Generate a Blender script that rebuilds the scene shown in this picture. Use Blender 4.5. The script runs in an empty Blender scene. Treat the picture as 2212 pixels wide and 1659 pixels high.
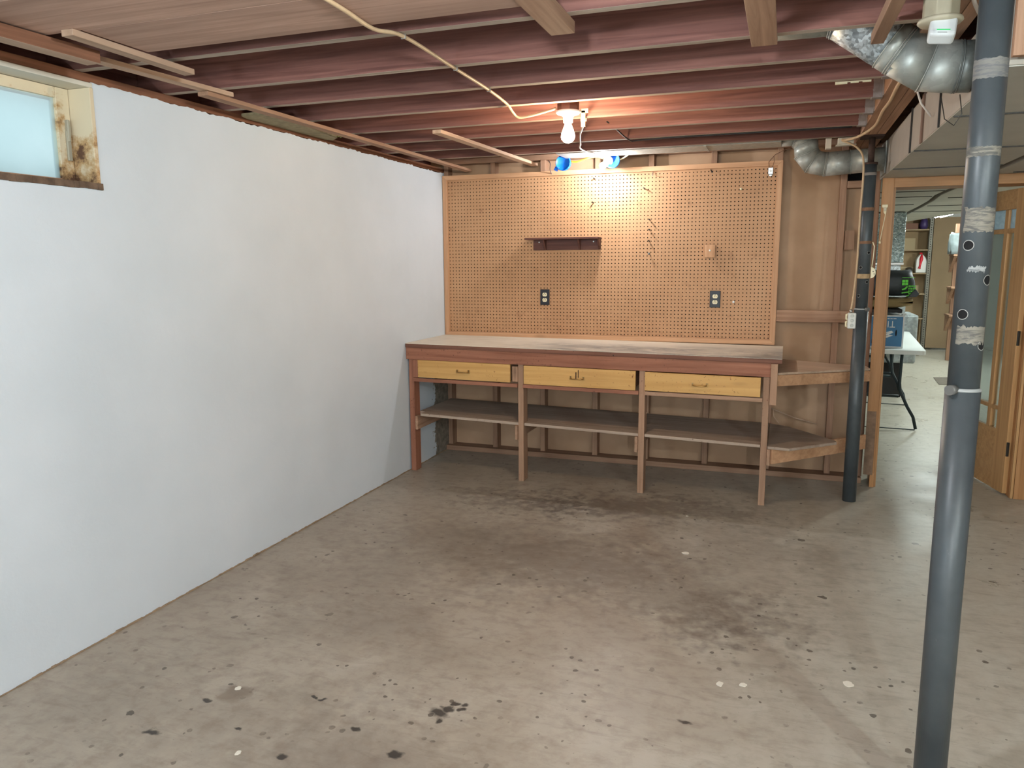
import bpy, bmesh, math, random
from mathutils import Vector, Matrix, noise as mnoise
random.seed(7)
SC = bpy.context.scene
COL = SC.collection
D = bpy.data
PI = math.pi

# ------------------------------------------------------------------ materials
def lin(c):
    r = []
    for v in c[:3]:
        v /= 255.0
        r.append(v / 12.92 if v <= 0.04045 else ((v + 0.055) / 1.055) ** 2.4)
    return (r[0], r[1], r[2], 1.0)

MATS = {}
class NT:
    """small helper round a node tree"""
    def __init__(self, name):
        self.m = D.materials.new(name); self.m.use_nodes = True
        self.t = self.m.node_tree; self.n = self.t.nodes; self.l = self.t.links
        self.b = self.n['Principled BSDF']
    def new(self, typ, **kw):
        x = self.n.new(typ)
        for k, v in kw.items():
            if k in x.inputs: x.inputs[k].default_value = v
            else: setattr(x, k, v)
        return x
    def link(self, a, b): self.l.new(a, b)
    def coord(self, scale=(1, 1, 1), rand=True):
        tc = self.new('ShaderNodeTexCoord')
        mp = self.new('ShaderNodeMapping'); mp.inputs['Scale'].default_value = scale
        if rand:
            oi = self.new('ShaderNodeObjectInfo')
            mu = self.new('ShaderNodeVectorMath', operation='SCALE'); mu.inputs[0].default_value = (37.0, 91.0, 53.0)
            self.link(oi.outputs['Random'], mu.inputs['Scale'])
            ad = self.new('ShaderNodeVectorMath', operation='ADD')
            self.link(tc.outputs['Object'], ad.inputs[0]); self.link(mu.outputs[0], ad.inputs[1])
            self.link(ad.outputs[0], mp.inputs['Vector'])
        else:
            self.link(tc.outputs['Object'], mp.inputs['Vector'])
        return mp.outputs[0]
    def noise(self, vec, scale=5, detail=4, rough=0.55, dist=0.0):
        x = self.new('ShaderNodeTexNoise'); x.inputs['Scale'].default_value = scale
        x.inputs['Detail'].default_value = detail; x.inputs['Roughness'].default_value = rough
        x.inputs['Distortion'].default_value = dist
        self.link(vec, x.inputs['Vector']); return x.outputs['Fac']
    def ramp(self, fac, stops, interp='LINEAR'):
        x = self.new('ShaderNodeValToRGB'); cr = x.color_ramp; cr.interpolation = interp
        while len(cr.elements) < len(stops): cr.elements.new(0.5)
        for e, (p, c) in zip(cr.elements, stops):
            e.position = p; e.color = c if len(c) == 4 else (c[0], c[1], c[2], 1)
        self.link(fac, x.inputs['Fac']); return x.outputs['Color']
    def mix(self, fac, a, b, mode='MIX'):
        x = self.new('ShaderNodeMix', data_type='RGBA', blend_type=mode)
        for sock, v in ((x.inputs[0], fac), (x.inputs[6], a), (x.inputs[7], b)):
            if hasattr(v, 'links'): self.link(v, sock)
            else: sock.default_value = v
        return x.outputs[2]
    def math(self, op, a, b=0.0, clamp=False):
        x = self.new('ShaderNodeMath', operation=op, use_clamp=clamp)
        for sock, v in ((x.inputs[0], a), (x.inputs[1], b)):
            if hasattr(v, 'links'): self.link(v, sock)
            else: sock.default_value = v
        return x.outputs[0]
    def bump(self, h, strength=0.2, dist=0.01):
        x = self.new('ShaderNodeBump'); x.inputs['Strength'].default_value = strength
        x.inputs['Distance'].default_value = dist
        self.link(h, x.inputs['Height']); self.link(x.outputs[0], self.b.inputs['Normal'])
    def col(self, c):
        if hasattr(c, 'links'): self.link(c, self.b.inputs['Base Color'])
        else: self.b.inputs['Base Color'].default_value = c
    def rough(self, v):
        if hasattr(v, 'links'): self.link(v, self.b.inputs['Roughness'])
        else: self.b.inputs['Roughness'].default_value = v

BW = ((0, (0, 0, 0, 1)), (1, (1, 1, 1, 1)))
def wood(name, dark, light, axis, knots=0.35, rough=0.7, grain=1.0, blotch=0.35, dirt=None, tone=0.35):
    key = (name, axis)
    if key in MATS: return MATS[key]
    t = NT(name + '_' + axis)
    s = {'x': (0.9, 26, 26), 'y': (26, 0.9, 26), 'z': (26, 26, 0.9)}[axis]
    v = t.coord(s)
    g = t.noise(v, 1.6 * grain, 6, 0.6, 0.6)
    s2 = {'x': (0.35, 2.2, 2.2), 'y': (2.2, 0.35, 2.2), 'z': (2.2, 2.2, 0.35)}[axis]
    v2 = t.coord(s2)
    n2 = t.noise(v2, 2.0, 3, 0.55)
    c = t.ramp(g, ((0.30, lin(dark)), (0.68, lin(light))))
    dk = tuple(x * 0.72 for x in lin(dark)[:3]) + (1,)
    c = t.mix(t.ramp(n2, ((0.38, (blotch,) * 3), (0.62, (0, 0, 0)))), c, dk)
    # each board has its own tone
    oi = t.new('ShaderNodeObjectInfo')
    hs = t.new('ShaderNodeHueSaturation'); hs.inputs['Hue'].default_value = 0.5
    rv = t.new('ShaderNodeMapRange'); rv.inputs['To Min'].default_value = 1 - tone * 0.5; rv.inputs['To Max'].default_value = 1 + tone * 0.5
    t.link(oi.outputs['Random'], rv.inputs['Value']); t.link(rv.outputs[0], hs.inputs['Value']); t.link(c, hs.inputs['Color'])
    c = hs.outputs['Color']
    if knots:
        s3 = {'x': (1.0, 3.2, 3.2), 'y': (3.2, 1.0, 3.2), 'z': (3.2, 3.2, 1.0)}[axis]
        vo = t.new('ShaderNodeTexVoronoi'); vo.inputs['Scale'].default_value = 1.7
        t.link(t.coord(s3), vo.inputs['Vector'])
        k = t.ramp(vo.outputs['Distance'], ((0.035, (knots,) * 3), (0.10, (0, 0, 0))))
        c = t.mix(k, c, tuple(x * 0.35 for x in lin(dark)[:3]) + (1,))
    if dirt:
        vd = t.coord((1, 1, 1)); nd = t.noise(vd, 55, 3, 0.7)
        nm = t.noise(vd, 3.0, 3, 0.6)
        f = t.math('MULTIPLY', t.ramp(nd, ((0.62, (0, 0, 0)), (0.70, (1, 1, 1)))), t.ramp(nm, ((0.42, (0, 0, 0)), (0.6, (0.9,) * 3))))
        c = t.mix(f, c, lin(dirt))
    t.col(c); t.rough(rough); t.bump(g, 0.12, 0.004)
    t.b.inputs['Specular IOR Level'].default_value = 0.25
    MATS[key] = t.m; return t.m

def plain(name, c, rough=0.5, metal=0.0, var=0.0, vscale=8.0, bump=0.0, spec=0.4):
    if name in MATS: return MATS[name]
    t = NT(name)
    if var or bump:
        v = t.coord(); n = t.noise(v, vscale, 5, 0.6)
        a = tuple(x * (1 - var) for x in lin(c)[:3]) + (1,); b = tuple(min(1, x * (1 + var)) for x in lin(c)[:3]) + (1,)
        t.col(t.ramp(n, ((0.3, a), (0.7, b))))
        if bump: t.bump(n, bump, 0.003)
    else: t.col(lin(c))
    t.rough(rough); t.b.inputs['Metallic'].default_value = metal; t.b.inputs['Specular IOR Level'].default_value = spec
    MATS[name] = t.m; return t.m

def emit(name, c, strength):
    t = NT(name); t.col((0, 0, 0, 1))
    t.b.inputs['Emission Color'].default_value = c; t.b.inputs['Emission Strength'].default_value = strength
    return t.m

def galvanized(name, c=(176, 180, 178), rough=0.38, spangle=14.0, dust=0.35, dustc=(140, 126, 108), contrast=0.22):
    if name in MATS: return MATS[name]
    t = NT(name); v = t.coord()
    vo = t.new('ShaderNodeTexVoronoi'); vo.inputs['Scale'].default_value = spangle; t.link(v, vo.inputs['Vector'])
    sep = t.new('ShaderNodeSeparateColor'); t.link(vo.outputs['Color'], sep.inputs[0])
    a = tuple(x * (1 - contrast) for x in lin(c)[:3]) + (1,); b = tuple(min(1, x * (1 + contrast)) for x in lin(c)[:3]) + (1,)
    cc = t.ramp(sep.outputs[0], ((0, a), (1, b)))
    nd = t.noise(v, 3.5, 4, 0.65)
    f = t.ramp(nd, ((0.4, (0, 0, 0)), (0.7, (dust,) * 3)))
    cc = t.mix(f, cc, lin(dustc))
    t.col(cc)
    mt = t.math('SUBTRACT', 0.55, f, True); t.link(mt, t.b.inputs['Metallic'])
    rr = t.math('ADD', t.math('MULTIPLY', sep.outputs[1], 0.18), rough); t.rough(rr)
    MATS[name] = t.m; return t.m

# ------------------------------------------------------------------ mesh builders
class MB:
    def __init__(self): self.bm = bmesh.new()
    def box(self, x0, x1, y0, y1, z0, z1, rot=None, at=None):
        vs = [self.bm.verts.new(Vector((x, y, z))) for x in (x0, x1) for y in (y0, y1) for z in (z0, z1)]
        for f in ((0, 1, 3, 2), (4, 6, 7, 5), (0, 4, 5, 1), (2, 3, 7, 6), (0, 2, 6, 4), (1, 5, 7, 3)):
            self.bm.faces.new([vs[i] for i in f])
        if rot is not None:
            at = Vector(at if at is not None else ((x0 + x1) / 2, (y0 + y1) / 2, (z0 + z1) / 2))
            for v in vs: v.co = rot @ (v.co - at) + at
        return vs
    def tube(self, pts, r, seg=10, cap=True, r_list=None, squash=None):
        pts = [Vector(p) for p in pts]; rings = []
        n = len(pts); up = None
        for i, p in enumerate(pts):
            if i == 0: d = pts[1] - pts[0]
            elif i == n - 1: d = pts[-1] - pts[-2]
            else: d = (pts[i] - pts[i - 1]).normalized() + (pts[i + 1] - pts[i]).normalized()
            d.normalize()
            if up is None:
                a = Vector((0, 0, 1)) if abs(d.z) < 0.9 else Vector((1, 0, 0))
                up = (a - d * a.dot(d)).normalized()
            else:
                up = up - d * up.dot(d)
                up.normalize()
            s = d.cross(up)
            rr = r_list[i] if r_list else r
            if 0 < i < n - 1:
                c = max(0.35, (pts[i] - pts[i - 1]).normalized().dot(d)); 
            else: c = 1.0
            ring = []
            for k in range(seg):
                a = 2 * PI * k / seg
                e = (up * math.cos(a) + s * math.sin(a) * (squash or 1.0)) * rr
                ring.append(self.bm.verts.new(p + e))
            rings.append(ring)
        for i in range(n - 1):
            for k in range(seg):
                f = self.bm.faces.new((rings[i][k], rings[i][(k + 1) % seg], rings[i + 1][(k + 1) % seg], rings[i + 1][k]))
                f.smooth = True
        if cap:
            self.bm.faces.new(rings[0][::-1]); self.bm.faces.new(rings[-1])
        return rings
    def cyl(self, p0, p1, r, seg=24, r2=None):
        return self.tube([p0, p1], r, seg, True, [r, r2 if r2 is not None else r])
    def prism(self, poly, z0, z1, axis='z'):
        def P(a, b, c):
            return {'z': (a, b, c), 'y': (a, c, b), 'x': (c, a, b)}[axis]
        lo = [self.bm.verts.new(P(a, b, z0)) for a, b in poly]; hi = [self.bm.verts.new(P(a, b, z1)) for a, b in poly]
        n = len(poly)
        self.bm.faces.new(lo[::-1]); self.bm.faces.new(hi)
        for i in range(n): self.bm.faces.new((lo[i], lo[(i + 1) % n], hi[(i + 1) % n], hi[i]))
        return lo + hi
    def lathe(self, prof, c, axis=(0, 0, 1), seg=24, smooth=True):
        """prof: list of (radius, height along axis)"""
        ax = Vector(axis).normalized(); a = Vector((1, 0, 0)) if abs(ax.x) < 0.9 else Vector((0, 1, 0))
        u = (a - ax * a.dot(ax)).normalized(); w = ax.cross(u); c = Vector(c); rings = []
        for r, h in prof:
            if r < 1e-6: rings.append([self.bm.verts.new(c + ax * h)])
            else: rings.append([self.bm.verts.new(c + ax * h + (u * math.cos(2 * PI * k / seg) + w * math.sin(2 * PI * k / seg)) * r) for k in range(seg)])
        for A, B in zip(rings, rings[1:]):
            for k in range(seg):
                k2 = (k + 1) % seg
                if len(A) == 1 and len(B) > 1: f = self.bm.faces.new((A[0], B[k2], B[k]))
                elif len(B) == 1 and len(A) > 1: f = self.bm.faces.new((A[k], A[k2], B[0]))
                elif len(A) > 1: f = self.bm.faces.new((A[k], A[k2], B[k2], B[k]))
                else: continue
                f.smooth = smooth
        return rings
    def quad(self, *ps):
        return self.bm.faces.new([self.bm.verts.new(Vector(p)) for p in ps])
    def warp(self, fn):
        for v in self.bm.verts: v.co = Vector(fn(v.co.x, v.co.y, v.co.z))
        return self

def origin_of(o): return Vector(o['_o']) if '_o' in o else Vector((0, 0, 0))
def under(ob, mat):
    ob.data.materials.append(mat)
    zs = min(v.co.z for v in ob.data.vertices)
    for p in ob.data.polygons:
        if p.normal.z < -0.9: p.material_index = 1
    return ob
def put(name, mb, mat, parent=None, bevel=0.0, seg=2, origin=None, recalc=True):
    bm = mb.bm
    if recalc: bmesh.ops.recalc_face_normals(bm, faces=bm.faces[:])
    me = D.meshes.new(name)
    if parent is not None: o0 = origin_of(parent)
    elif origin is not None: o0 = Vector(origin)
    else:
        xs = [v.co for v in bm.verts]
        o0 = Vector((sum(v.x for v in xs) / len(xs), sum(v.y for v in xs) / len(xs), min(v.z for v in xs)))
    for v in bm.verts: v.co -= o0
    bm.to_mesh(me); bm.free()
    for m in (mat if isinstance(mat, (list, tuple)) else [mat]): me.materials.append(m)
    ob = D.objects.new(name, me); COL.objects.link(ob)
    if parent is not None: ob.parent = parent
    else: ob.location = o0
    ob['_o'] = tuple(o0)
    if bevel:
        b = ob.modifiers.new('bevel', 'BEVEL'); b.width = bevel; b.segments = seg; b.limit_method = 'ANGLE'; b.angle_limit = math.radians(40)
    return ob
def tag(o, label, cat, group=None, kind=None):
    o['label'] = label; o['category'] = cat
    if group: o['group'] = group
    if kind: o['kind'] = kind
    return o
def thing(name, at, label, cat, group=None, kind=None):
    o = D.objects.new(name, None); COL.objects.link(o); o.location = at; o['_o'] = tuple(at); o.empty_display_size = 0.05
    return tag(o, label, cat, group, kind)
def bx(*a, **k):
    m = MB(); m.box(*a, **k); return m
def boxpart(name, dims, mat, parent=None, bevel=0.0015, **k): return put(name, bx(*dims), mat, parent, bevel, **k)

# ------------------------------------------------------------------ palette
def JOIST(ax): return wood('joist_fir', (98, 63, 57), (146, 101, 90), ax, 0.5, 0.75, blotch=0.4)
def UNDER(ax): return wood('pale_joist_underside', (150, 134, 120), (186, 170, 154), ax, 0.2, 0.85, tone=0.15)  # paler, greyer tone for the bottom faces of the joists
def SILLW(ax): return wood('sill_fir', (108, 72, 52), (146, 100, 76), ax, 0.3, 0.75)
def STUD(ax): return wood('stud_fir', (140, 106, 84), (176, 140, 114), ax, 0.4, 0.75)
def BENCH(ax): return wood('bench_red_fir', (134, 86, 66), (170, 116, 92), ax, 0.35, 0.65, dirt=(70, 42, 36), tone=0.12)
def LEG(ax): return wood('bench_leg_pine', (150, 116, 92), (186, 150, 124), ax, 0.5, 0.75, dirt=(110, 74, 56), tone=0.15)
def SHELF(ax): return wood('shelf_board', (156, 136, 120), (188, 168, 150), ax, 0.2, 0.8, dirt=(96, 76, 66), tone=0.1)
def DRAWER(ax): return wood('drawer_plywood', (192, 146, 84), (212, 168, 106), ax, 0.2, 0.55, grain=0.7, blotch=0.2, dirt=(112, 66, 34), tone=0.06)
def PINE(ax): return wood('pine_trim', (184, 138, 102), (212, 166, 128), ax, 0.3, 0.6, blotch=0.2, tone=0.12)
def OAK(ax): return wood('varnished_casing', (152, 106, 64), (188, 140, 94), ax, 0.4, 0.45, blotch=0.3, tone=0.12)
def LATH(ax): return wood('lath_pine', (168, 138, 114), (200, 170, 146), ax, 0.3, 0.75, tone=0.25)
def PLANK(ax): return wood('ceiling_plank', (144, 114, 98), (178, 146, 128), ax, 0.5, 0.8, blotch=0.6)
def WALNUT(ax): return wood('dark_stained', (74, 46, 40), (108, 70, 60), ax, 0.0, 0.5, tone=0.05)
def DOORW(ax): return wood('door_fir', (172, 130, 84), (202, 160, 112), ax, 0.2, 0.4, blotch=0.2, tone=0.08)

def m_sheath():
    t = NT('fibreboard_sheathing'); v = t.coord(rand=False)
    n = t.noise(v, 2.2, 4, 0.6); n2 = t.noise(v, 90, 2, 0.6)
    c = t.ramp(n, ((0.3, lin((164, 132, 104))), (0.7, lin((184, 152, 124)))))
    sp = t.ramp(n2, ((0.70, (0, 0, 0)), (0.76, (0.5,) * 3)))
    t.col(t.mix(sp, c, lin((92, 70, 48)))); t.rough(0.85); t.b.inputs['Specular IOR Level'].default_value = 0.15
    return t.m
SHEATH = m_sheath()

def m_plaster():
    t = NT('white_wall_paint'); v = t.coord(rand=False)
    n = t.noise(v, 1.3, 4, 0.55); n2 = t.noise(v, 24, 5, 0.6); n3 = t.noise(v, 3.5, 3, 0.5)
    c = t.ramp(n, ((0.3, lin((204, 212, 218))), (0.7, lin((216, 223, 229)))))
    # bare concrete left unpainted low down in the corner by the pegboard wall
    sep = t.new('ShaderNodeSeparateXYZ'); tc = t.new('ShaderNodeNewGeometry'); t.link(tc.outputs['Position'], sep.inputs[0])
    ed = t.math('ADD', sep.outputs['Y'], t.math('MULTIPLY', t.math('SUBTRACT', n2, 0.5), 0.22))
    f = t.ramp(ed, ((0.0, (0, 0, 0)), (1.0, (1, 1, 1))))
    m1 = t.math('GREATER_THAN', ed, -0.235); m2 = t.math('LESS_THAN', sep.outputs['Z'], 0.80)
    f = t.math('MULTIPLY', m1, m2)
    conc = t.ramp(n2, ((0.3, lin((98, 90, 80))), (0.7, lin((150, 140, 126)))))
    t.col(t.mix(f, c, conc)); t.rough(0.7); t.bump(t.math('ADD', n3, t.math('MULTIPLY', n2, 0.35)), 0.25, 0.012)
    t.b.inputs['Specular IOR Level'].default_value = 0.25
    return t.m

def m_floor():
    t = NT('stained_concrete'); v = t.coord(rand=False)
    n1 = t.noise(v, 0.55, 5, 0.6, 0.4); n2 = t.noise(v, 2.6, 6, 0.62, 0.5); n3 = t.noise(v, 14, 6, 0.65); n4 = t.noise(v, 70, 3, 0.6)
    base = t.ramp(n2, ((0.28, lin((145, 133, 119))), (0.5, lin((162, 151, 136))), (0.72, lin((177, 168, 154)))))
    base = t.mix(t.ramp(n1, ((0.40, (0, 0, 0)), (0.62, (0.5,) * 3))), base, lin((166, 158, 143)))
    base = t.mix(t.ramp(n3, ((0.30, (0.38,) * 3), (0.52, (0, 0, 0)))), base, lin((112, 92, 76)))
    gp = t.new('ShaderNodeNewGeometry'); sep = t.new('ShaderNodeSeparateXYZ'); t.link(gp.outputs['Position'], sep.inputs[0])
    # cleaner, greyer slab to the right and through the doorway
    clean = t.ramp(t.math('ADD', sep.outputs['X'], t.math('MULTIPLY', n1, 1.2)), ((0.0, (0, 0, 0)), (1.0, (1, 1, 1))))
    mr = t.new('ShaderNodeMapRange'); mr.inputs['From Min'].default_value = 2.2; mr.inputs['From Max'].default_value = 3.9
    t.link(t.math('ADD', sep.outputs['X'], t.math('MULTIPLY', n2, 0.8)), mr.inputs['Value'])
    clean_col = t.ramp(n3, ((0.3, lin((180, 177, 164))), (0.7, lin((200, 198, 186)))))
    base = t.mix(t.math('MULTIPLY', mr.outputs[0], 0.8), base, clean_col)
    st_ = t.noise(t.coord((2.5, 9, 1), False), 3.0, 6, 0.7, 0.8)
    base = t.mix(t.ramp(st_, ((0.50, (0, 0, 0)), (0.70, (0.32,) * 3))), base, lin((110, 96, 84)))
    # soot-dark traffic patches: (x, y, rx, ry, amount)
    warp = t.new('ShaderNodeTexNoise'); warp.inputs['Scale'].default_value = 16; warp.inputs['Detail'].default_value = 5
    t.link(v, warp.inputs['Vector'])
    wv = t.new('ShaderNodeVectorMath', operation='SUBTRACT'); t.link(warp.outputs['Color'], wv.inputs[0]); wv.inputs[1].default_value = (0.5, 0.5, 0.5)
    def wvec(k):
        q = t.new('ShaderNodeVectorMath', operation='SCALE'); t.link(wv.outputs[0], q.inputs[0]); q.inputs['Scale'].default_value = k
        q2 = t.new('ShaderNodeVectorMath', operation='ADD'); t.link(q.outputs[0], q2.inputs[0]); t.link(v, q2.inputs[1]); return q2.outputs[0]
    def blob(x, y, rx, ry, amt, warpamt, soft, col, c0):
        ws = t.new('ShaderNodeVectorMath', operation='SCALE'); t.link(wv.outputs[0], ws.inputs[0]); ws.inputs['Scale'].default_value = warpamt
        a = t.new('ShaderNodeVectorMath', operation='ADD'); t.link(gp.outputs['Position'], a.inputs[0]); t.link(ws.outputs[0], a.inputs[1])
        s = t.new('ShaderNodeVectorMath', operation='SUBTRACT'); t.link(a.outputs[0], s.inputs[0]); s.inputs[1].default_value = (x, y, 0)
        mlt = t.new('ShaderNodeVectorMath', operation='MULTIPLY'); t.link(s.outputs[0], mlt.inputs[0]); mlt.inputs[1].default_value = (1 / rx, 1 / ry, 0)
        ln = t.new('ShaderNodeVectorMath', operation='LENGTH'); t.link(mlt.outputs[0], ln.inputs[0])
        f = t.new('ShaderNodeMapRange'); f.inputs['From Min'].default_value = 1.0; f.inputs['From Max'].default_value = 1.0 - soft
        f.inputs['To Max'].default_value = amt
        t.link(ln.outputs['Value'], f.inputs['Value'])
        return t.mix(f.outputs[0], c0, col)
    for x, y, rx, ry, am in ((1.25, -1.08, 1.0, 0.26, 0.80), (2.0, -0.90, 0.7, 0.25, 0.55), (1.15, -1.95, 1.0, 0.65, 0.55), (2.3, -2.35, 0.46, 0.32, 0.70), (1.9, -2.0, 0.8, 0.45, 0.45),
                             (1.2, -3.65, 0.75, 0.35, 0.30), (0.75, -2.7, 0.5, 0.5, 0.22), (2.5, -1.5, 0.6, 0.35, 0.30), (0.45, -3.7, 0.45, 0.4, 0.2)):
        base = blob(x, y, rx, ry, am * 0.9, 1.1, 0.95, lin((84, 72, 67)), base)
    # fine black specks, thick in the worn middle, and a scatter of larger dark drops
    sv = t.new('ShaderNodeTexVoronoi'); sv.inputs['Scale'].default_value = 26; sv.inputs['Randomness'].default_value = 1.0; t.link(wvec(0.035), sv.inputs['Vector'])
    ss = t.new('ShaderNodeSeparateColor'); t.link(sv.outputs['Color'], ss.inputs[0])
    thr = t.math('MULTIPLY', t.math('SUBTRACT', ss.outputs[0], 0.42, True), 0.58)
    drop = t.math('LESS_THAN', t.math('ADD', sv.outputs['Distance'], t.math('MULTIPLY', n4, 0.10)), thr)
    dm = t.math('MULTIPLY', drop, t.ramp(n2, ((0.42, (0, 0, 0)), (0.58, (0.75,) * 3))))
    base = t.mix(dm, base, lin((66, 54, 46)))
    sv2 = t.new('ShaderNodeTexVoronoi'); sv2.inputs['Scale'].default_value = 7.0; t.link(wvec(0.07), sv2.inputs['Vector'])
    s2 = t.new('ShaderNodeSeparateColor'); t.link(sv2.outputs['Color'], s2.inputs[0])
    thr2 = t.math('MULTIPLY', t.math('SUBTRACT', s2.outputs[1], 0.50, True), 0.30)
    drop2 = t.math('LESS_THAN', t.math('ADD', sv2.outputs['Distance'], t.math('MULTIPLY', n3, 0.05)), thr2)
    base = t.mix(t.math('MULTIPLY', drop2, t.ramp(n1, ((0.35, (0.25,) * 3), (0.6, (0.85,) * 3)))), base, lin((66, 58, 50)))
    sp = t.ramp(n4, ((0.66, (0, 0, 0)), (0.73, (0.5,) * 3)))
    base = t.mix(t.math('MULTIPLY', sp, t.ramp(n3, ((0.4, (0, 0, 0)), (0.6, (1, 1, 1))))), base, lin((70, 58, 48)))
    for x, y, rx, ry in ((1.482, -3.37, .045, .035), (1.510, -3.335, .03, .03), (1.513, -3.30, .022, .016), (1.545, -3.298, .022, .016), (1.55, -3.325, .02, .018),
                         (1.50, -3.41, .02, .022), (0.66, -3.77, .045, .018), (0.70, -3.565, .03, .018), (1.045, -3.42, .016, .012), (1.07, -3.425, .016, .012), (1.445, -3.62, .028, .02),
                         (2.27, -3.155, .04, .015), (1.27, -3.545, .02, .016), (1.13, -3.74, .022, .018), (0.90, -3.66, .02, .014)):
        base = blob(x, y, rx * 0.85, ry * 0.85, 0.92, 0.075, 0.45, lin((46, 40, 36)), base)
    base = blob(0.76, -3.50, .07, .06, 0.5, 0.10, 0.4, lin((96, 76, 58)), base)
    t.col(base)
    rr = t.math('SUBTRACT', t.math('ADD', t.math('MULTIPLY', n2, 0.34), 0.24), t.math('MULTIPLY', mr.outputs[0], 0.09)); t.rough(rr)
    t.bump(t.math('ADD', t.math('MULTIPLY', n3, 0.6), t.math('MULTIPLY', n4, 0.25)), 0.12, 0.006)
    t.b.inputs['Specular IOR Level'].default_value = 0.45
    return t.m

def m_top():
    t = NT('worn_laminate'); v = t.coord(rand=False)
    n = t.noise(t.coord((1.1, 1.8, 1), False), 2.6, 7, 0.72, 0.6); n2 = t.noise(t.coord((2, 4, 1), False), 3, 5, 0.7)
    c = t.ramp(n2, ((0.3, lin((216, 204, 184))), (0.7, lin((232, 222, 204)))))
    gp = t.new('ShaderNodeNewGeometry'); sep = t.new('ShaderNodeSeparateXYZ'); t.link(gp.outputs['Position'], sep.inputs[0])
    mx = t.new('ShaderNodeMapRange'); mx.inputs['From Min'].default_value = 0.85; mx.inputs['From Max'].default_value = 1.3; t.link(t.math('ADD', sep.outputs['X'], t.math('MULTIPLY', n, 0.3)), mx.inputs['Value'])
    my = t.new('ShaderNodeMapRange'); my.inputs['From Min'].default_value = -0.12; my.inputs['From Max'].default_value = -0.45; t.link(sep.outputs['Y'], my.inputs['Value'])
    f = t.math('MULTIPLY', t.math('MULTIPLY', mx.outputs[0], my.outputs[0]), t.ramp(n, ((0.36, (0.15,) * 3), (0.60, (0.85,) * 3))))
    t.col(t.mix(f, c, lin((112, 108, 106)))); t.rough(0.55)
    return t.m

def m_rust_strap(): return plain('rusty_strap', (122, 88, 64), 0.8, 0.0, 0.35, 40)

POLE = None
def m_pole():
    t = NT('grey_pole_paint'); v = t.coord((1, 1, 1), False)
    n = t.noise(v, 7, 5, 0.65); n2 = t.noise(t.coord((1, 1, 0.35), False), 60, 4, 0.7)
    c = t.ramp(n, ((0.3, lin((58, 63, 66))), (0.7, lin((72, 77, 79)))))
    sc = t.math('MULTIPLY', t.ramp(n2, ((0.68, (0, 0, 0)), (0.74, (1, 1, 1)))), t.ramp(n, ((0.5, (0, 0, 0)), (0.62, (0.7,) * 3))))
    t.col(t.mix(sc, c, lin((150, 152, 150)))); t.rough(0.40); t.b.inputs['Specular IOR Level'].default_value = 0.38
    t.b.inputs['Metallic'].default_value = 0.0
    return t.m
POLE = m_pole()
GALV = galvanized('galvanized_duct', (168, 172, 166), 0.42, 55, 0.5, contrast=0.10); GALV_BIG = galvanized('galvanized_spangle', (186, 194, 198), 0.34, 95, 0.12, contrast=0.5)
TRUNK_SIDE = plain('dusty_duct_side', (158, 150, 138), 0.6, 0.2, 0.12, 3.0)
TRUNK_BOT = plain('dusty_duct_bottom', (176, 173, 162), 0.62, 0.0, 0.10, 2.5)
BLACK = plain('black_void', (14, 13, 13), 0.9)
CABLE = plain('beige_cable', (184, 156, 122), 0.55, 0, 0.12, 20)
WCABLE = plain('white_cable', (206, 196, 186), 0.5)
WHITE = plain('white_plastic', (232, 232, 228), 0.35)
CREAM = plain('cream_plastic', (226, 214, 178), 0.4)
CERAMIC = plain('white_ceramic', (236, 228, 214), 0.3)
STEEL = plain('bright_steel', (200, 200, 196), 0.3, 0.9)
DARKMETAL = plain('dark_metal', (60, 56, 52), 0.45, 0.6, 0.2, 30)
BRASS = plain('brass_pull', (176, 138, 84), 0.35, 0.8)
OUTBLACK = plain('black_cover', (38, 36, 42), 0.4)
BLUE = plain('blue_box_plastic', (18, 104, 214), 0.4)
RUBBER = plain('black_rubber', (26, 26, 28), 0.6)

# ------------------------------------------------------------------ setting
fl = MB(); fl.box(-0.25, 8.2, -8.2, 9.6, -0.08, 0.0)
tag(put('floor', fl, m_floor(), origin=(0, 0, 0)), 'stained grey-brown concrete basement floor', 'floor', kind='structure')
ce = MB(); ce.box(-0.25, 8.2, -8.2, 0.10, 2.374, 2.394)
tag(put('ceiling', ce, PLANK('x'), origin=(0, 0, 2.374)), 'plank subfloor above the open joists', 'ceiling', kind='structure')

# left wall with the window opening, ragged painted top edge
WY0, WY1, WZ0, WZ1 = -4.02, -3.178, 1.782, 2.150
m = MB(); bm = m.bm
def grid_face(y0, y1, z0, z1, n, topfn=None):
    prev = None
    for i in range(n + 1):
        y = y0 + (y1 - y0) * i / n
        zt = topfn(y) if topfn else z1
        a = bm.verts.new((0, y, z0)); b = bm.verts.new((0, y, zt)); c = bm.verts.new((-0.22, y, z0)); d = bm.verts.new((-0.22, y, z1 - 0.03 if topfn else z1))
        if prev:
            pa, pb, pc, pd = prev
            bm.faces.new((pa, a, b, pb)); bm.faces.new((pc, pd, d, c)); bm.faces.new((pb, b, d, pd)); bm.faces.new((pa, pc, c, a))
        else: bm.faces.new((a, b, d, c))
        prev = (a, b, c, d)
    a, b, c, d = prev; bm.faces.new((a, c, d, b))
def ragged(y):
    return 2.156 + 0.007 * mnoise.noise(Vector((y * 9, 1.3, 0))) + 0.007 * mnoise.noise(Vector((y * 38, 5.1, 0))) - 0.004 * (y > -0.5)
grid_face(WY1, 0.091, 0.0, 2.156, 260, ragged)
grid_face(-8.2, WY0, 0.0, 2.156, 20)
grid_face(WY0, WY1, 0.0, WZ0, 2)
tag(put('wall_left', m, m_plaster(), origin=(0, 0, 0)), 'smooth white-painted concrete wall along the left', 'wall', kind='structure')

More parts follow.
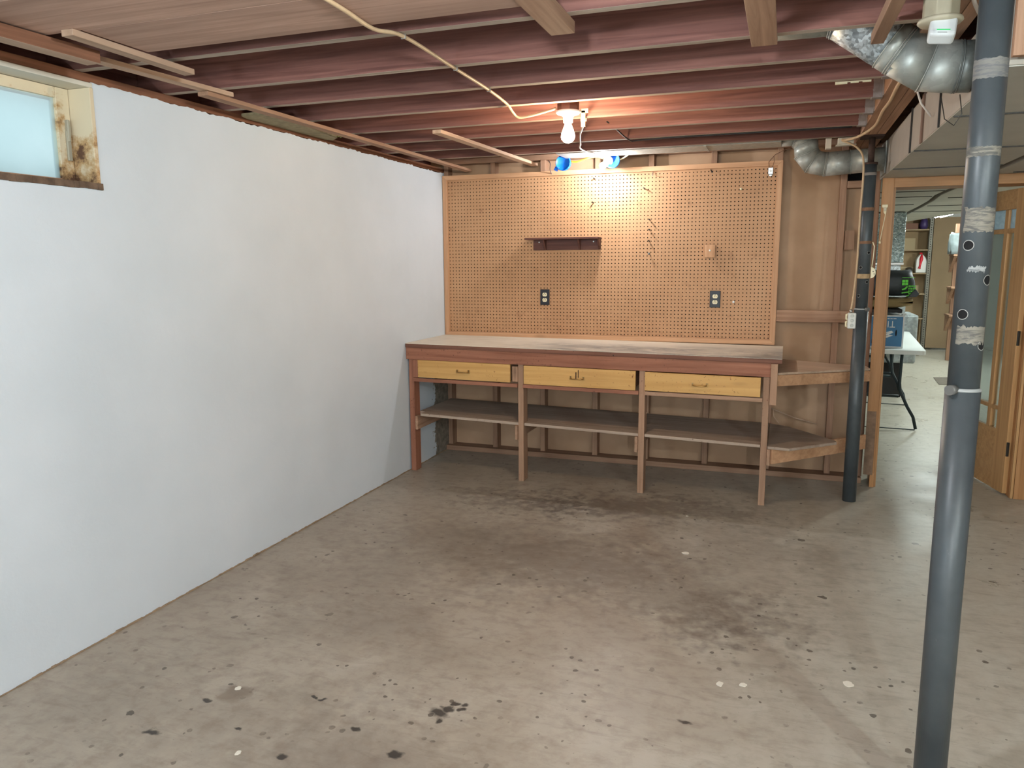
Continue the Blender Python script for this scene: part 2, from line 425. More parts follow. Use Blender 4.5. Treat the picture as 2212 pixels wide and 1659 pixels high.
def simple_wall(name, dims, mat, label):
    return tag(put(name, bx(*dims), mat, origin=(dims[0], dims[2], dims[4])), label, 'wall', kind='structure')
PLASTER2 = plain('pale_block_paint', (206, 206, 200), 0.8, 0, 0.06, 2.0)
simple_wall('wall_front', (-0.22, 8.2, -8.3, -8.2, 0, 2.37), PLASTER2, 'pale basement wall behind the viewpoint')
simple_wall('wall_right', (8.2, 8.3, -8.2, 9.6, 0, 2.37), PLASTER2, 'pale basement wall far to the right')
simple_wall('wall_back', (-0.22, 3.045, 0.092, 0.104, 0.0, 2.374), SHEATH, 'tan fibreboard sheathing behind the open studs')
simple_wall('wall_partition', (3.985, 8.2, -0.02, 0.10, 0.0, 2.37), SHEATH, 'tan partition to the right of the doorway')
simple_wall('wall_far', (1.4, 8.2, 9.5, 9.6, 0, 2.37), PLASTER2, 'pale end wall of the far room')
simple_wall('wall_side', (1.3, 1.4, 0.104, 9.6, 0, 2.37), PLASTER2, 'pale left wall of the far room')
simple_wall('wall_bay', (5.9, 8.2, 7.75, 7.85, 0, 2.37), plain('grey_painted_block', (176, 186, 184), 0.7, 0, 0.08, 3), 'grey-green painted wall seen through the glass door')
ce2 = MB(); ce2.box(1.3, 8.2, 0.104, 9.6, 2.36, 2.38)
tag(put('ceiling_far', ce2, plain('far_ceiling', (120, 112, 100), 0.8, 0, 0.1, 3)), 'brownish ceiling of the far room', 'ceiling', kind='structure')
# header wall over the doorway
simple_wall('wall_header', (3.03, 3.985, 0.02, 0.10, 2.215, 2.37), SHEATH, 'tan strip of sheathing above the doorway')

# sill plate and rim joist on the left wall
m = MB(); m.box(-0.14, -0.004, -8.2, 0.090, 2.1575, 2.19)
tag(put('trim_1', m, SILLW('y'), bevel=0.003), 'reddish wooden sill plate on top of the white wall', 'sill plate', kind='structure')
m = MB(); m.box(-0.18, -0.142, -8.2, 0.0915, 2.10, 2.374)
tag(put('trim_2', m, JOIST('y'), bevel=0.002), 'dark rim board behind the joist ends above the white wall', 'rim board', kind='structure')

# window
wt = thing('window_1', (-0.05, -3.6, WZ0), 'small basement window with peeling cream frame high in the white wall', 'window', kind='structure')
def m_peel():
    t = NT('peeling_cream_paint'); v = t.coord(rand=False)
    n = t.noise(v, 9, 6, 0.7); n2 = t.noise(v, 2.5, 3, 0.6)
    gp = t.new('ShaderNodeNewGeometry'); sep = t.new('ShaderNodeSeparateXYZ'); t.link(gp.outputs['Position'], sep.inputs[0])
    mr = t.new('ShaderNodeMapRange'); mr.inputs['From Min'].default_value = 2.10; mr.inputs['From Max'].default_value = 1.78; mr.inputs['To Min'].default_value = -0.15; mr.inputs['To Max'].default_value = 0.11
    t.link(sep.outputs['Z'], mr.inputs['Value'])
    k = t.math('ADD', n, mr.outputs[0])
    c = t.ramp(k, ((0.44, lin((214, 198, 168))), (0.55, lin((186, 150, 104))), (0.63, lin((96, 66, 46)))))
    t.col(c); t.rough(0.75); t.bump(n, 0.3, 0.004); return t.m
PEEL = m_peel()
SILLM = plain('rotten_sill', (104, 84, 68), 0.85, 0, 0.45, 24, 0.4)
XS = -0.100
boxpart('frame', (-0.20, 0.004, WY1 - 0.012, WY1 + 0.006, WZ0, WZ1 - 0.012), PEEL, wt, 0.002)
boxpart('frame', (-0.20, 0.004, WY0 - 0.002, WY0 + 0.018, WZ0, WZ1 - 0.012), PEEL, wt, 0.002)
boxpart('lintel', (-0.20, 0.002, WY0 - 0.002, WY1 + 0.006, WZ1 - 0.0115, WZ1 + 0.006), plain('cream_lintel', (208, 202, 186), 0.6), wt, 0.002)
m = MB()
for i in range(40):
    y = WY0 + 0.01 + (WY1 - WY0) * i / 40.0
    h = 0.010 * mnoise.noise(Vector((y * 14, 0, 0)))
    m.box(-0.20, 0.008 + 0.004 * mnoise.noise(Vector((y * 20, 3, 0))), y - 0.001, y + (WY1 - WY0) / 40.0 + 0.001, WZ0 - 0.018 + 0.4 * h, WZ0 + 0.006 + 0.3 * h)
put('sill', m, SILLM, wt)
# sash
sy1 = WY1 - 0.014; sy0 = WY0 + 0.02
boxpart('sash_stile', (XS - 0.03, XS, sy1 - 0.056, sy1, WZ0 + 0.006, WZ1 - 0.013), PEEL, wt, 0.002)
boxpart('sash_stile', (XS - 0.03, XS, sy0, sy0 + 0.07, WZ0 + 0.006, WZ1 - 0.013), PEEL, wt, 0.002)
boxpart('sash_rail', (XS - 0.03, XS, sy0 + 0.07, sy1 - 0.057, WZ1 - 0.052, WZ1 - 0.013), PEEL, wt, 0.002)
boxpart('sash_rail', (XS - 0.03, XS, sy0 + 0.07, sy1 - 0.057, WZ0 + 0.006, WZ0 + 0.022), plain('bare_sash', (176, 136, 110), 0.8, 0, 0.2, 20), wt, 0.002)
m = MB(); m.box(XS, XS + 0.010, sy1 - 0.030, sy1 - 0.012, WZ0 + 0.09, WZ0 + 0.20); m.box(XS, XS + 0.016, sy1 - 0.028, sy1 - 0.016, WZ0 + 0.16, WZ0 + 0.24)
put('latch', m, plain('painted_latch', (170, 164, 146), 0.5, 0.2), wt, 0.003)
def m_pane():
    t = NT('frosted_window_glass'); nt = t.t
    tr = t.new('ShaderNodeBsdfTranslucent'); tr.inputs['Color'].default_value = (0.80, 0.92, 0.95, 1)
    tp = t.new('ShaderNodeBsdfTransparent'); tp.inputs['Color'].default_value = (0.85, 0.94, 0.96, 1)
    gl = t.new('ShaderNodeBsdfGlossy'); gl.inputs['Roughness'].default_value = 0.5
    v = t.coord(rand=False); n = t.noise(v, 3, 3, 0.5)
    ms = t.new('ShaderNodeMixShader'); t.link(t.ramp(n, ((0.3, (0.35,) * 3), (0.7, (0.7,) * 3))), ms.inputs[0]); t.link(tr.outputs[0], ms.inputs[1]); t.link(tp.outputs[0], ms.inputs[2])
    m2 = t.new('ShaderNodeMixShader'); m2.inputs[0].default_value = 0.0; t.link(ms.outputs[0], m2.inputs[1]); t.link(gl.outputs[0], m2.inputs[2])
    t.link(m2.outputs[0], t.n['Material Output'].inputs['Surface']); return t.m
boxpart('pane', (XS - 0.018, XS - 0.013, sy0 + 0.06, sy1 - 0.05, WZ0 + 0.015, WZ1 - 0.045), m_pane(), wt, 0)

# ------------------------------------------------------------------ joists, beam, laths
JY = [-4.40, -4.00, -3.60, -3.20, -2.767, -2.394, -2.015, -1.604, -1.218, -0.853, -0.470]
ordn = {10: 'first', 9: 'second', 8: 'third', 7: 'fourth', 6: 'fifth', 5: 'sixth', 4: 'seventh', 3: 'eighth', 2: 'ninth', 1: 'tenth', 0: 'eleventh'}
extra = {6: ' bare bulb side', }
for i, yb in enumerate(JY):
    z0 = 2.19
    m = MB()
    N = 24; x0, x1 = -0.139, 2.866
    o = boxpart('joist', (x0, x1, yb - 0.038, yb, z0, 2.374), JOIST('x'), None, 0.002)
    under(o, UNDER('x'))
    tag(o, 'reddish ceiling joist, %s joist out from the pegboard wall' % ordn[i], 'joist', 'ceiling joists over the workshop')
for i, yb in enumerate((-3.60, -3.20, -2.767, -2.394)):
    o = boxpart('joist', (3.002, 5.6, yb - 0.038, yb, 2.19, 2.374), JOIST('x'), None, 0.002)
    tag(o, 'dark joist right of the beam behind the near column, %s one from the far end' % ('fourth', 'third', 'second', 'first')[i], 'joist', 'joists right of the beam')
bt = thing('beam', (2.93, -4.0, 2.19), 'built-up wooden girder of three planks carried on two steel columns', 'beam')
for a, b in ((2.868, 2.909), (2.911, 2.953), (2.955, 3.000)):
    boxpart('plank', (a, b, -8.1, 0.09, 2.19, 2.374), STUD('y'), bt, 0.002)
hn = {6: 'nearest', 7: 'second nearest', 8: 'third nearest', 9: 'farthest'}
HANG = plain('dull_hanger_steel', (150, 138, 132), 0.5, 0.5, 0.2, 30)
for i in (6, 7, 8, 9):
    yb = JY[i]; m = MB()
    m.box(2.822, 2.867, yb - 0.041, yb + 0.003, 2.186, 2.1895)
    m.box(2.828, 2.867, yb - 0.0415, yb - 0.0385, 2.186, 2.30); m.box(2.828, 2.867, yb + 0.0005, yb + 0.0035, 2.186, 2.30)
    m.box(2.864, 2.8675, yb - 0.075, yb - 0.041, 2.188, 2.31); m.box(2.864, 2.8675, yb + 0.003, yb + 0.037, 2.188, 2.31)
    for z in (2.22, 2.26): m.cyl((2.83, yb - 0.0415, z), (2.83, yb - 0.0435, z), 0.005, 8)
    tag(put('joist_hanger', m, HANG), 'grey metal joist hanger at the beam, %s of the four' % hn[i], 'joist hanger', 'joist hangers on the beam')

def lath(p0, p1, w, h, label, mat=None, cat='wood strip', name='wood_strip', ztop=2.19):
    """board nailed under the joists: p0, p1 = (x, y) of the centre line"""
    a = Vector((p0[0], p0[1], 0)); b = Vector((p1[0], p1[1], 0)); d = (b - a).normalized(); s = Vector((-d.y, d.x, 0)) * (w / 2)
    m = MB(); m.prism([(q.x, q.y) for q in (a - s, b - s, b + s, a + s)], ztop - h, ztop - 0.0005)
    return tag(put(name, m, mat or LATH('y'), bevel=0.0015), label, cat)
under(lath((0.285, -4.2), (0.318, -3.452), 0.062, 0.040, 'wide pale strip ending bluntly above the window, under the joists', SILLW('y'), ztop=2.172), LATH('y'))
lath((0.445, -3.66), (0.432, -3.14), 0.045, 0.020, 'short pale strip under the joists, tilted beside the ceiling planks', ztop=2.176)
lath((0.215, -3.45), (0.262, -2.72), 0.048, 0.018, 'thin brown strip along the ceiling just right of the window', LATH('y'))
lath((0.245, -2.86), (0.222, -0.02), 0.050, 0.018, 'long brown strip along the ceiling running to the pegboard corner', STUD('y'), ztop=2.171)
lath((0.690, -1.585), (0.742, -0.03), 0.052, 0.020, 'separate tan strip left of the hanging bulb, ending above the pegboard')
lath((1.838, -4.3), (1.838, -3.15), 0.074, 0.035, 'flat board end under the joists, left of two boards near the viewer', STUD('y'), 'board', 'ceiling_board')
lath((2.403, -3.75), (2.403, -2.745), 0.080, 0.020, 'wide flat board under the joists, right of two boards near the viewer', STUD('y'), 'board', 'ceiling_board')
lath((2.76, -3.60), (2.742, -2.70), 0.038, 0.035, 'narrow stick under the joists above the big round duct', STUD('y'), 'board', 'ceiling_board')
for k, (a, b) in enumerate(((-3.628, -3.372), (-3.90, -3.632))):
    m = MB(); m.box((0.47, 0.20)[k], 1.79, a, b, 2.176, 2.1895)
    tag(put('ceiling_plank', m, PLANK('x'), bevel=0.001), ('wide plank under the joists at the top left, farther of two', 'wide plank under the joists at the top edge, nearer of two')[k], 'plank', 'planks nailed under the joists')
# fibreglass left in the joist end bay
m = MB()
pts = [(0.10, -2.35), (0.16, -2.33), (0.15, -2.0), (0.09, -1.62), (0.02, -1.55), (-0.06, -1.72), (-0.05, -2.1), (0.02, -2.34)]
def fluff(m, poly, z0, z1):
    vs = m.prism(poly, z0, z1); bmesh.ops.subdivide_edges(m.bm, edges=m.bm.edges[:], cuts=4, use_grid_fill=True)
    bmesh.ops.triangulate(m.bm, faces=m.bm.faces[:])
    for v in m.bm.verts: v.co += mnoise.noise_vector(v.co * 22) * 0.0012
fluff(m, pts, 2.1745, 2.1875)
tag(put('insulation_scrap', m, plain('old_fibreglass', (150, 138, 108), 0.95, 0, 0.25, 30, 0.5)), 'yellowish insulation scrap in the joist bay above the white wall', 'insulation')
m = MB()
for k in range(26):
    x = -0.02 + random.random() * 0.10; y = -1.66 + random.random() * 0.16; a = random.random() * PI
    m.box(x - 0.012, x + 0.012, y - 0.002, y + 0.002, 2.1905 + 0.001 * k * 0.3, 2.1935 + 0.001 * k * 0.3, rot=Matrix.Rotation(a, 3, 'Z'))
tag(put('green_litter', m, plain('green_shreds', (150, 162, 104), 0.9, 0, 0.2, 40)), 'pale green shreds lying on the sill plate above the wall', 'litter', kind='stuff')

# ------------------------------------------------------------------ stud wall behind the bench
studs = [(0.004, 0.040, 'tight in the white-wall corner'), (0.384, 0.422, 'first clear of the white-wall corner'), (0.775, 0.813, 'left of the round blue box without a bulb'),
         (1.184, 1.222, 'between the two blue ceiling boxes'), (1.565, 1.603, 'right of the lit blue box'), (1.990, 2.028, 'above the right wall socket'),
         (2.415, 2.450, 'behind the right edge of the pegboard'), (2.808, 2.846, 'standing free between pegboard and doorway'), (3.006, 3.044, 'beside the door casing')]
for a, b, w in studs:
    o = boxpart('wall_stud', (a, b, 0.010, 0.091, 0.040, 2.2145), STUD('z'), None, 0.002)
    tag(o, 'bare vertical stud %s' % w, 'stud', 'studs of the open wall')
o = boxpart('top_plate', (0.0, 2.866, 0.004, 0.091, 2.215, 2.253), STUD('x'), None, 0.002); tag(o, 'horizontal top plate over the studs above the pegboard', 'wall plate')
o = boxpart('bottom_plate', (0.0, 3.040, -0.030, 0.091, 0.0005, 0.039), STUD('x'), None, 0.002); tag(o, 'long wooden bottom plate on the floor under the studs', 'wall plate')
o = boxpart('blocking', (2.848, 3.004, 0.004, 0.085, 1.940, 1.985), STUD('x'), None, 0.002); tag(o, 'short horizontal block between two studs under the bent duct', 'blocking')
o = boxpart('wood_block', (2.852, 2.908, -0.016, 0.0085, 1.548, 1.672), STUD('z'), None, 0.002); tag(o, 'small reddish wood block nailed beside the far column', 'block')
o = boxpart('wall_rail', (2.452, 3.028, -0.014, 0.0085, 1.075, 1.152), STUD('x'), None, 0.002); tag(o, 'horizontal wooden rail nailed across the studs by the doorway', 'rail')
m = MB(); m.box(2.855, 2.995, 0.086, 0.0915, 1.99, 2.145)  # thin black panel drawn in place of the shade inside the gap
tag(put('gap_shade_panel', m, BLACK), 'black panel painting the dark of a gap in the sheathing above the short block', 'dark panel', kind='structure')

# ------------------------------------------------------------------ pegboard
pt = thing('pegboard', (1.225, 0, 0.915), 'large brown perforated hardboard panel in a pine frame above the bench', 'pegboard')
PX0, PX1, PZ0, PZ1 = 0.004, 2.451, 0.916, 2.131
FW = 0.033
def m_peg():
    t = NT('brown_hardboard'); v = t.coord(rand=False)
    n = t.noise(v, 1.6, 5, 0.6); n2 = t.noise(v, 9, 5, 0.65); n3 = t.noise(v, 45, 3, 0.6)
    c = t.ramp(n, ((0.3, lin((174, 131, 94))), (0.7, lin((190, 147, 109)))))
    f = t.math('MULTIPLY', t.ramp(n2, ((0.60, (0, 0, 0)), (0.74, (1, 1, 1)))), 0.45)
    c = t.mix(f, c, lin((122, 78, 52)))
    gp = t.new('ShaderNodeNewGeometry'); sep = t.new('ShaderNodeSeparateXYZ'); t.link(gp.outputs['Position'], sep.inputs[0])
    lo = t.new('ShaderNodeMapRange'); lo.inputs['From Min'].default_value = 1.45; lo.inputs['From Max'].default_value = 1.05; lo.inputs['To Max'].default_value = 0.35
    t.link(t.math('ADD', sep.outputs['Z'], t.math('MULTIPLY', n2, 0.25)), lo.inputs['Value'])
    c = t.mix(t.math('MULTIPLY', lo.outputs[0], t.ramp(n3, ((0.45, (0.2,) * 3), (0.65, (1, 1, 1))))), c, lin((140, 94, 62)))
    t.col(c); t.rough(0.55); t.b.inputs['Specular IOR Level'].default_value = 0.3; return t.m
PEG = m_peg()
m = MB(); bm = m.bm
NX, NZ = 96, 47
hx0, hx1 = PX0 + 0.006, PX1 - 0.006; hz0, hz1 = PZ0 + 0.004, PZ1 - 0.012
dx = (hx1 - hx0) / NX; dz = (hz1 - hz0) / NZ
yf, ybk = -0.001, 0.005
corner = [[bm.verts.new((hx0 + i * dx, yf, hz0 + j * dz)) for j in range(NZ + 1)] for i in range(NX + 1)]
for i in range(NX):
    for j in range(NZ):
        cx, cz = hx0 + (i + 0.5) * dx, hz0 + (j + 0.5) * dz
        front = [bm.verts.new((cx + 0.0043 * math.cos(PI / 4 * k + PI / 8 + PI), yf, cz + 0.0043 * math.sin(PI / 4 * k + PI / 8 + PI))) for k in range(8)]
        back = [bm.verts.new((v.co.x, ybk, v.co.z)) for v in front]
        q = [corner[i][j], corner[i + 1][j], corner[i + 1][j + 1], corner[i][j + 1]]   # ll, lr, ur, ul
        # octagon vertices: k=0 at 202.5deg (left-low), 1 low-left, 2 low-right, 3 right-low, 4 right-up, 5 up-right, 6 up-left, 7 left-up
        a = front
        for f in ((q[0], q[1], a[2], a[1]), (q[1], q[2], a[4], a[3]), (q[2], q[3], a[6], a[5]), (q[3], q[0], a[0], a[7]),
                  (q[0], a[1], a[0]), (q[1], a[3], a[2]), (q[2], a[5], a[4]), (q[3], a[7], a[6])):
            bm.faces.new(f)
        for k in range(8):
            bm.faces.new((a[k], a[(k + 1) % 8], back[(k + 1) % 8], back[k]))
board = put('perforated_board', m, PEG, pt, recalc=False)
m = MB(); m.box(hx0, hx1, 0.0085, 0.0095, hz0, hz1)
put('backing', m, plain('dark_backing', (16, 11, 9), 0.95), pt)  # near-black sheet set behind the board so its holes read dark
def mitre(name, pts, ax):
    m = MB(); m.prism(pts, -0.022, -0.0012, 'y'); return put(name, m, PINE(ax), pt, 0.0015)
mitre('frame_rail', [(PX0, PZ1), (PX1, PZ1), (PX1 - FW, PZ1 - FW), (PX0 + FW, PZ1 - FW)], 'x')
mitre('frame_rail', [(PX0, PZ0), (PX0 + FW, PZ0 + FW), (PX1 - FW, PZ0 + FW), (PX1, PZ0)], 'x')
mitre('frame_stile', [(PX0, PZ0), (PX0, PZ1), (PX0 + FW, PZ1 - FW), (PX0 + FW, PZ0 + FW)], 'z')
mitre('frame_stile', [(PX1, PZ0), (PX1 - FW, PZ0 + FW), (PX1 - FW, PZ1 - FW), (PX1, PZ1)], 'z')
YP = -0.0015

# little shelf on the pegboard
st = thing('wall_shelf', (0.96, 0, 1.57), 'small dark-stained shelf with sloping brackets on the pegboard', 'shelf')
def tilt(mb): return mb
m = bx(0.690, 1.240, -0.110, YP, 1.642, 1.655); put('shelf_top', m, WALNUT('x'), st, 0.002)
m = bx(0.730, 1.225, -0.016, YP, 1.567, 1.641); put('back_board', m, WALNUT('x'), st, 0.001)
for x in (0.820, 1.080, 1.2265):
    m = MB(); m.prism([(-0.100 if x > 1.2 else -0.085, 1.641), (-0.0165, 1.641), (-0.0165, 1.568), (-0.030, 1.568)], x, x + 0.013, 'x'); put('bracket', m, WALNUT('z'), st, 0.001)
for x in (0.775, 1.185):
    m = MB(); m.cyl((x, -0.0165, 1.625), (x, -0.020, 1.625), 0.005, 12); put('screw', m, STEEL, st)

def outlet(x, z, label, tall=0.115):
    t = thing('wall_socket', (x, YP, z), label, 'power outlet', 'black wall sockets on the pegboard')
    boxpart('cover_plate', (x - 0.036, x + 0.036, YP - 0.007, YP - 0.0003, z - tall / 2, z + tall / 2), OUTBLACK, t, 0.003)
    for dzz in (0.020, -0.020):
        m = MB(); prof = []
        pl = []
        for k in range(24):
            a = 2 * PI * k / 24; r = 0.0175
            pl.append((x + r * math.cos(a), z + dzz + max(-0.0135, min(0.0135, r * math.sin(a)))))
        m.prism(pl, YP - 0.010, YP - 0.0072, 'y'); rc = put('receptacle', m, CREAM, t)
        m = MB()
        m.box(x - 0.0075, x - 0.0045, YP - 0.0104, YP - 0.0101, z + dzz - 0.005, z + dzz + 0.005)
        m.box(x + 0.0045, x + 0.0075, YP - 0.0104, YP - 0.0101, z + dzz - 0.005, z + dzz + 0.005)
        m.cyl((x, YP - 0.0101, z + dzz + 0.0085), (x, YP - 0.0104, z + dzz + 0.0085), 0.003, 10)
        put('slots', m, BLACK, rc)
outlet(0.816, 1.2225, 'black duplex socket plate under the small dark shelf')
outlet(2.047, 1.2200, 'black duplex socket plate below the wooden box')
t = thing('wooden_box', (2.004, YP, 1.549), 'small square wooden cover box with a white knob on the pegboard', 'box')
boxpart('case', (1.974, 2.034, YP - 0.030, YP - 0.0005, 1.510, 1.590), PINE('z'), t, 0.002)
boxpart('lid', (1.970, 2.038, YP - 0.038, YP - 0.0305, 1.506, 1.594), PINE('z'), t, 0.002)
m = MB(); m.lathe([(0, 0.008), (0.005, 0.007), (0.007, 0.0)], (2.004, YP - 0.0382, 1.552), (0, -1, 0), 14); put('knob', m, WHITE, t)
# nails and pegs left in the board
nails = [(1.584, 1.769, 'topmost of the stack of three dark nails'), (1.586, 1.699, 'middle of the stack of three dark nails'), (1.584, 1.622, 'lowest of the stack of three dark nails'),
         (1.544, 1.983, 'single nail above and left of the three'), (1.186, 2.063, 'nail just under the lit bulb'), (1.178, 1.899, 'nail between lit bulb and small shelf')]
for x, z, w in nails:
    m = MB(); m.cyl((x, YP - 0.0003, z), (x - 0.002, YP - 0.036, z + 0.003), 0.0045, 10)
    tag(put('nail', m, DARKMETAL), 'nail in the pegboard, ' + w, 'nail', 'nails in the pegboard')
def hook(name, pts, r, mat, label, cat='hook'):
    m = MB(); m.tube(pts, r, 8); return tag(put(name, m, mat), label, cat)
hook('peg_hook', [(1.60, YP - 0.0003, 2.094), (1.60, YP - 0.012, 2.092), (1.60, YP - 0.016, 2.070), (1.60, YP - 0.045, 2.068)], 0.0022, STEEL, 'small wire hook near the pegboard top, right of the lit bulb')
hook('peg_hook', [(1.99, YP - 0.0003, 2.091), (1.99, YP - 0.012, 2.090), (2.0, YP - 0.016, 2.070), (2.004, YP - 0.055, 2.069)], 0.0035, DARKMETAL, 'thick dark hook near the top right of the pegboard')
for x, z, mat, lab in ((2.192, 1.956, CREAM, 'cream peg below the thick dark hook'), (2.172, 1.203, WHITE, 'white round peg right of the right socket'), (1.586, 1.535, plain('grey_knob', (120, 120, 116), 0.5), 'grey round peg under the three dark nails')):
    m = MB(); m.lathe([(0.003, 0), (0.003, 0.022), (0.0085, 0.023), (0.008, 0.030), (0, 0.033)], (x, YP - 0.0003, z), (0, -1, 0), 14)
    tag(put('peg', m, mat), lab, 'peg', 'round pegs in the pegboard')
t = thing('lampholder_scrap', (2.376, -0.05, 2.025), 'small chrome gadget hanging on a wire at the pegboard top right corner', 'gadget')
m = MB(); m.box(2.360, 2.392, -0.060, -0.048, 2.040, 2.084); m.prism([(2.360, 2.040), (2.392, 2.040), (2.382, 2.026), (2.370, 2.026)], -0.060, -0.048, 'y'); put('body', m, STEEL, t, 0.003)
m = MB(); m.cyl((2.376, -0.0605, 2.062), (2.376, -0.066, 2.062), 0.008, 14); put('button', m, WHITE, t)
m = MB(); m.tube([(2.366, -0.054, 2.0835), (2.362, -0.05, 2.12), (2.40, -0.045, 2.165), (2.45, -0.08, 2.185), (2.50, -0.16, 2.188)], 0.0018, 6)
m.tube([(2.386, -0.054, 2.0835), (2.395, -0.05, 2.12), (2.392, -0.045, 2.158)], 0.0015, 6); put('wire', m, plain('brown_wire', (96, 62, 40), 0.6), t)

# ------------------------------------------------------------------ workbench
wb = thing('workbench', (1.25, -0.4, 0.0), 'long wooden workbench with three yellow drawers under the pegboard', 'workbench')
def wf(x, y, z):
    return (x, y * (0.695 + 0.0245 * x) / 0.72 if y < 0 else y, z + (0.012 - 0.006 * x) * z / 0.91)
def bpart(name, dims, mat, parent=wb, bevel=0.0015):
    return put(name, bx(*dims).warp(wf), mat, parent, bevel)
top = bpart('tabletop', (0.003, 2.506, -0.723, -0.0235, 0.8845, 0.909), wood('bench_edge', (98, 66, 54), (138, 94, 76), 'x', 0.3, 0.65, dirt=(40, 30, 28), tone=0.05))
m = MB(); m.box(0.003, 2.506, -0.7235, -0.0235, 0.9092, 0.9125); put('work_surface', m.warp(wf), m_top(), wb, 0.0005)
bpart('apron', (0.004, 2.484, -0.716, -0.700, 0.800, 0.8835), BENCH('x'))
for a, b in ((0.016, 0.054), (0.840, 0.878), (1.658, 1.696), (2.405, 2.442)):
    l = bpart('leg', (a, b, -0.699, -0.612, 0.0004, 0.883), LEG('z') if a > 0.1 else BENCH('z'))
    
bpart('filler', (0.055, 0.094, -0.716, -0.690, 0.674, 0.799), BENCH('z'))
bpart('filler', (0.800, 0.839, -0.705, -0.680, 0.682, 0.785), LEG('z'))
for a, b in ((0.055, 0.839), (0.879, 1.657), (1.697, 2.404)):
    bpart('drawer_rail', (a, b, -0.717, -0.698, 0.646, 0.6705), BENCH('x') if a < 1.6 else LEG('x'))
def drawer(x0, x1, z0, z1, hx):
    d = bpart('drawer', (x0, x1, -0.7225, -0.704, z0, z1), DRAWER('x'))
    m = MB(); m.box(x0 + 0.02, x0 + 0.032, -0.703, -0.30, z0 + 0.008, z1 - 0.012); m.box(x1 - 0.032, x1 - 0.02, -0.703, -0.30, z0 + 0.008, z1 - 0.012)
    m.box(x0 + 0.02, x1 - 0.02, -0.312, -0.30, z0 + 0.008, z1 - 0.012); m.box(x0 + 0.02, x1 - 0.02, -0.703, -0.30, z0 + 0.003, z0 + 0.0075)
    put('drawer_box', m.warp(wf), LEG('y'), d)
    zc = (z0 + z1) / 2 - 0.005; y = -0.7228
    m = MB()
    for s in (-1, 1):
        m.box(hx + s * 0.043 - 0.008, hx + s * 0.043 + 0.008, y - 0.002, y, zc - 0.011, zc + 0.013)
    m.tube([(hx - 0.043, y - 0.002, zc), (hx - 0.040, y - 0.016, zc - 0.001), (hx - 0.028, y - 0.022, zc - 0.003), (hx + 0.028, y - 0.022, zc - 0.003), (hx + 0.040, y - 0.016, zc - 0.001), (hx + 0.043, y - 0.002, zc)], 0.0042, 8)
    h = put('handle', m.warp(wf), BRASS, d, 0.0)
    for s in (-1, 1):
        mm = MB(); mm.cyl((hx + s * 0.043, y - 0.0021, zc + 0.009), (hx + s * 0.043, y - 0.0032, zc + 0.009), 0.003, 8)
        bm2 = mm.bm
        put('screw', mm.warp(wf), DARKMETAL, h)
    return d
drawer(0.097, 0.790, 0.678, 0.7985, 0.444)
d2 = drawer(0.887, 1.638, 0.6735, 0.7970, 1.256)
drawer(1.6975, 2.391, 0.6765, 0.7945, 2.036)
m = MB(); m.box(1.245, 1.252, -0.7236, -0.7227, 0.722, 0.770); m.box(1.262, 1.267, -0.7236, -0.7227, 0.735, 0.785)
put('scorch_mark', m.warp(wf), plain('burnt_mark', (58, 34, 24), 0.9), d2)
# lower shelf and its cleats (it sags towards the right)
def sh(x, y, z): return (x, y * (0.695 + 0.0245 * x) / 0.72, z + 0.405 - 0.019 * x)
m = MB(); m.box(0.050, 2.44, -0.610, -0.032, 0.0, 0.0185); put('lower_shelf', m.warp(sh), SHELF('x'), wb, 0.001)
m = MB(); m.box(0.094, 0.838, -0.690, -0.6105, 0.0, 0.0185); m.box(0.880, 1.656, -0.690, -0.6105, 0.0, 0.0185); m.box(1.698, 2.403, -0.690, -0.6105, 0.0, 0.0185)
put('shelf_front_board', m.warp(sh), SHELF('x'), wb, 0.001)
for a in (0.055, 0.8195, 1.6375, 2.4425):
    m = MB(); m.box(a, a + 0.0195, -0.716 if a > 0.1 else -0.7, -0.05, -0.100, -0.001); put('shelf_cleat', m.warp(sh), LEG('y'), wb, 0.004)
# angled extension towards the doorway
m = MB(); m.prism([(2.445, -0.748), (2.570, -0.765), (2.845, -0.500), (2.840, -0.46), (2.565, -0.110), (2.445, -0.04)], 0.3595, 0.3765); put('corner_shelf', m, SHELF('x'), wb, 0.002)
dd = Vector((0.60, 0.63, 0)).normalized(); nn = Vector((dd.y, -dd.x, 0))
def rail(name, s0, s1, z0, z1, mat, dz=0.0, off=0.0, th=0.019):
    A = Vector((2.46, -0.75, 0)) + nn * off; m = MB()
    p = [A + dd * s0, A + dd * s1, A + dd * s1 - nn * th, A + dd * s0 - nn * th]
    vs = m.prism([(q.x, q.y) for q in p], z0, z1)
    for v in vs: v.co.z += dz * (v.co.xy - A.xy).length / 0.8
    return put(name, m, mat, wb, 0.002)
rail('corner_rail', 0.02, 0.845, 0.264, 0.3585, PINE('x'))
rail('corner_apron', 0.025, 0.845, 0.742, 0.8095, PINE('x'), -0.030)
m = MB(); vs = m.prism([(2.486, -0.735), (3.040, -0.135), (3.028, -0.034), (2.486, -0.034)], 0.8105, 0.8235)
for v in vs: v.co.z -= 0.030 * max(0.0, (v.co.x - 2.49) / 0.55)
put('corner_top', m, wood('pale_corner_board', (192, 162, 136), (216, 188, 162), 'x', 0.2, 0.7, tone=0.05), wb, 0.001)
m = MB(); m.box(2.4445, 2.484, -0.735, -0.705, 0.635, 0.882); put('corner_block', m.warp(wf), LEG('z'), wb, 0.002)

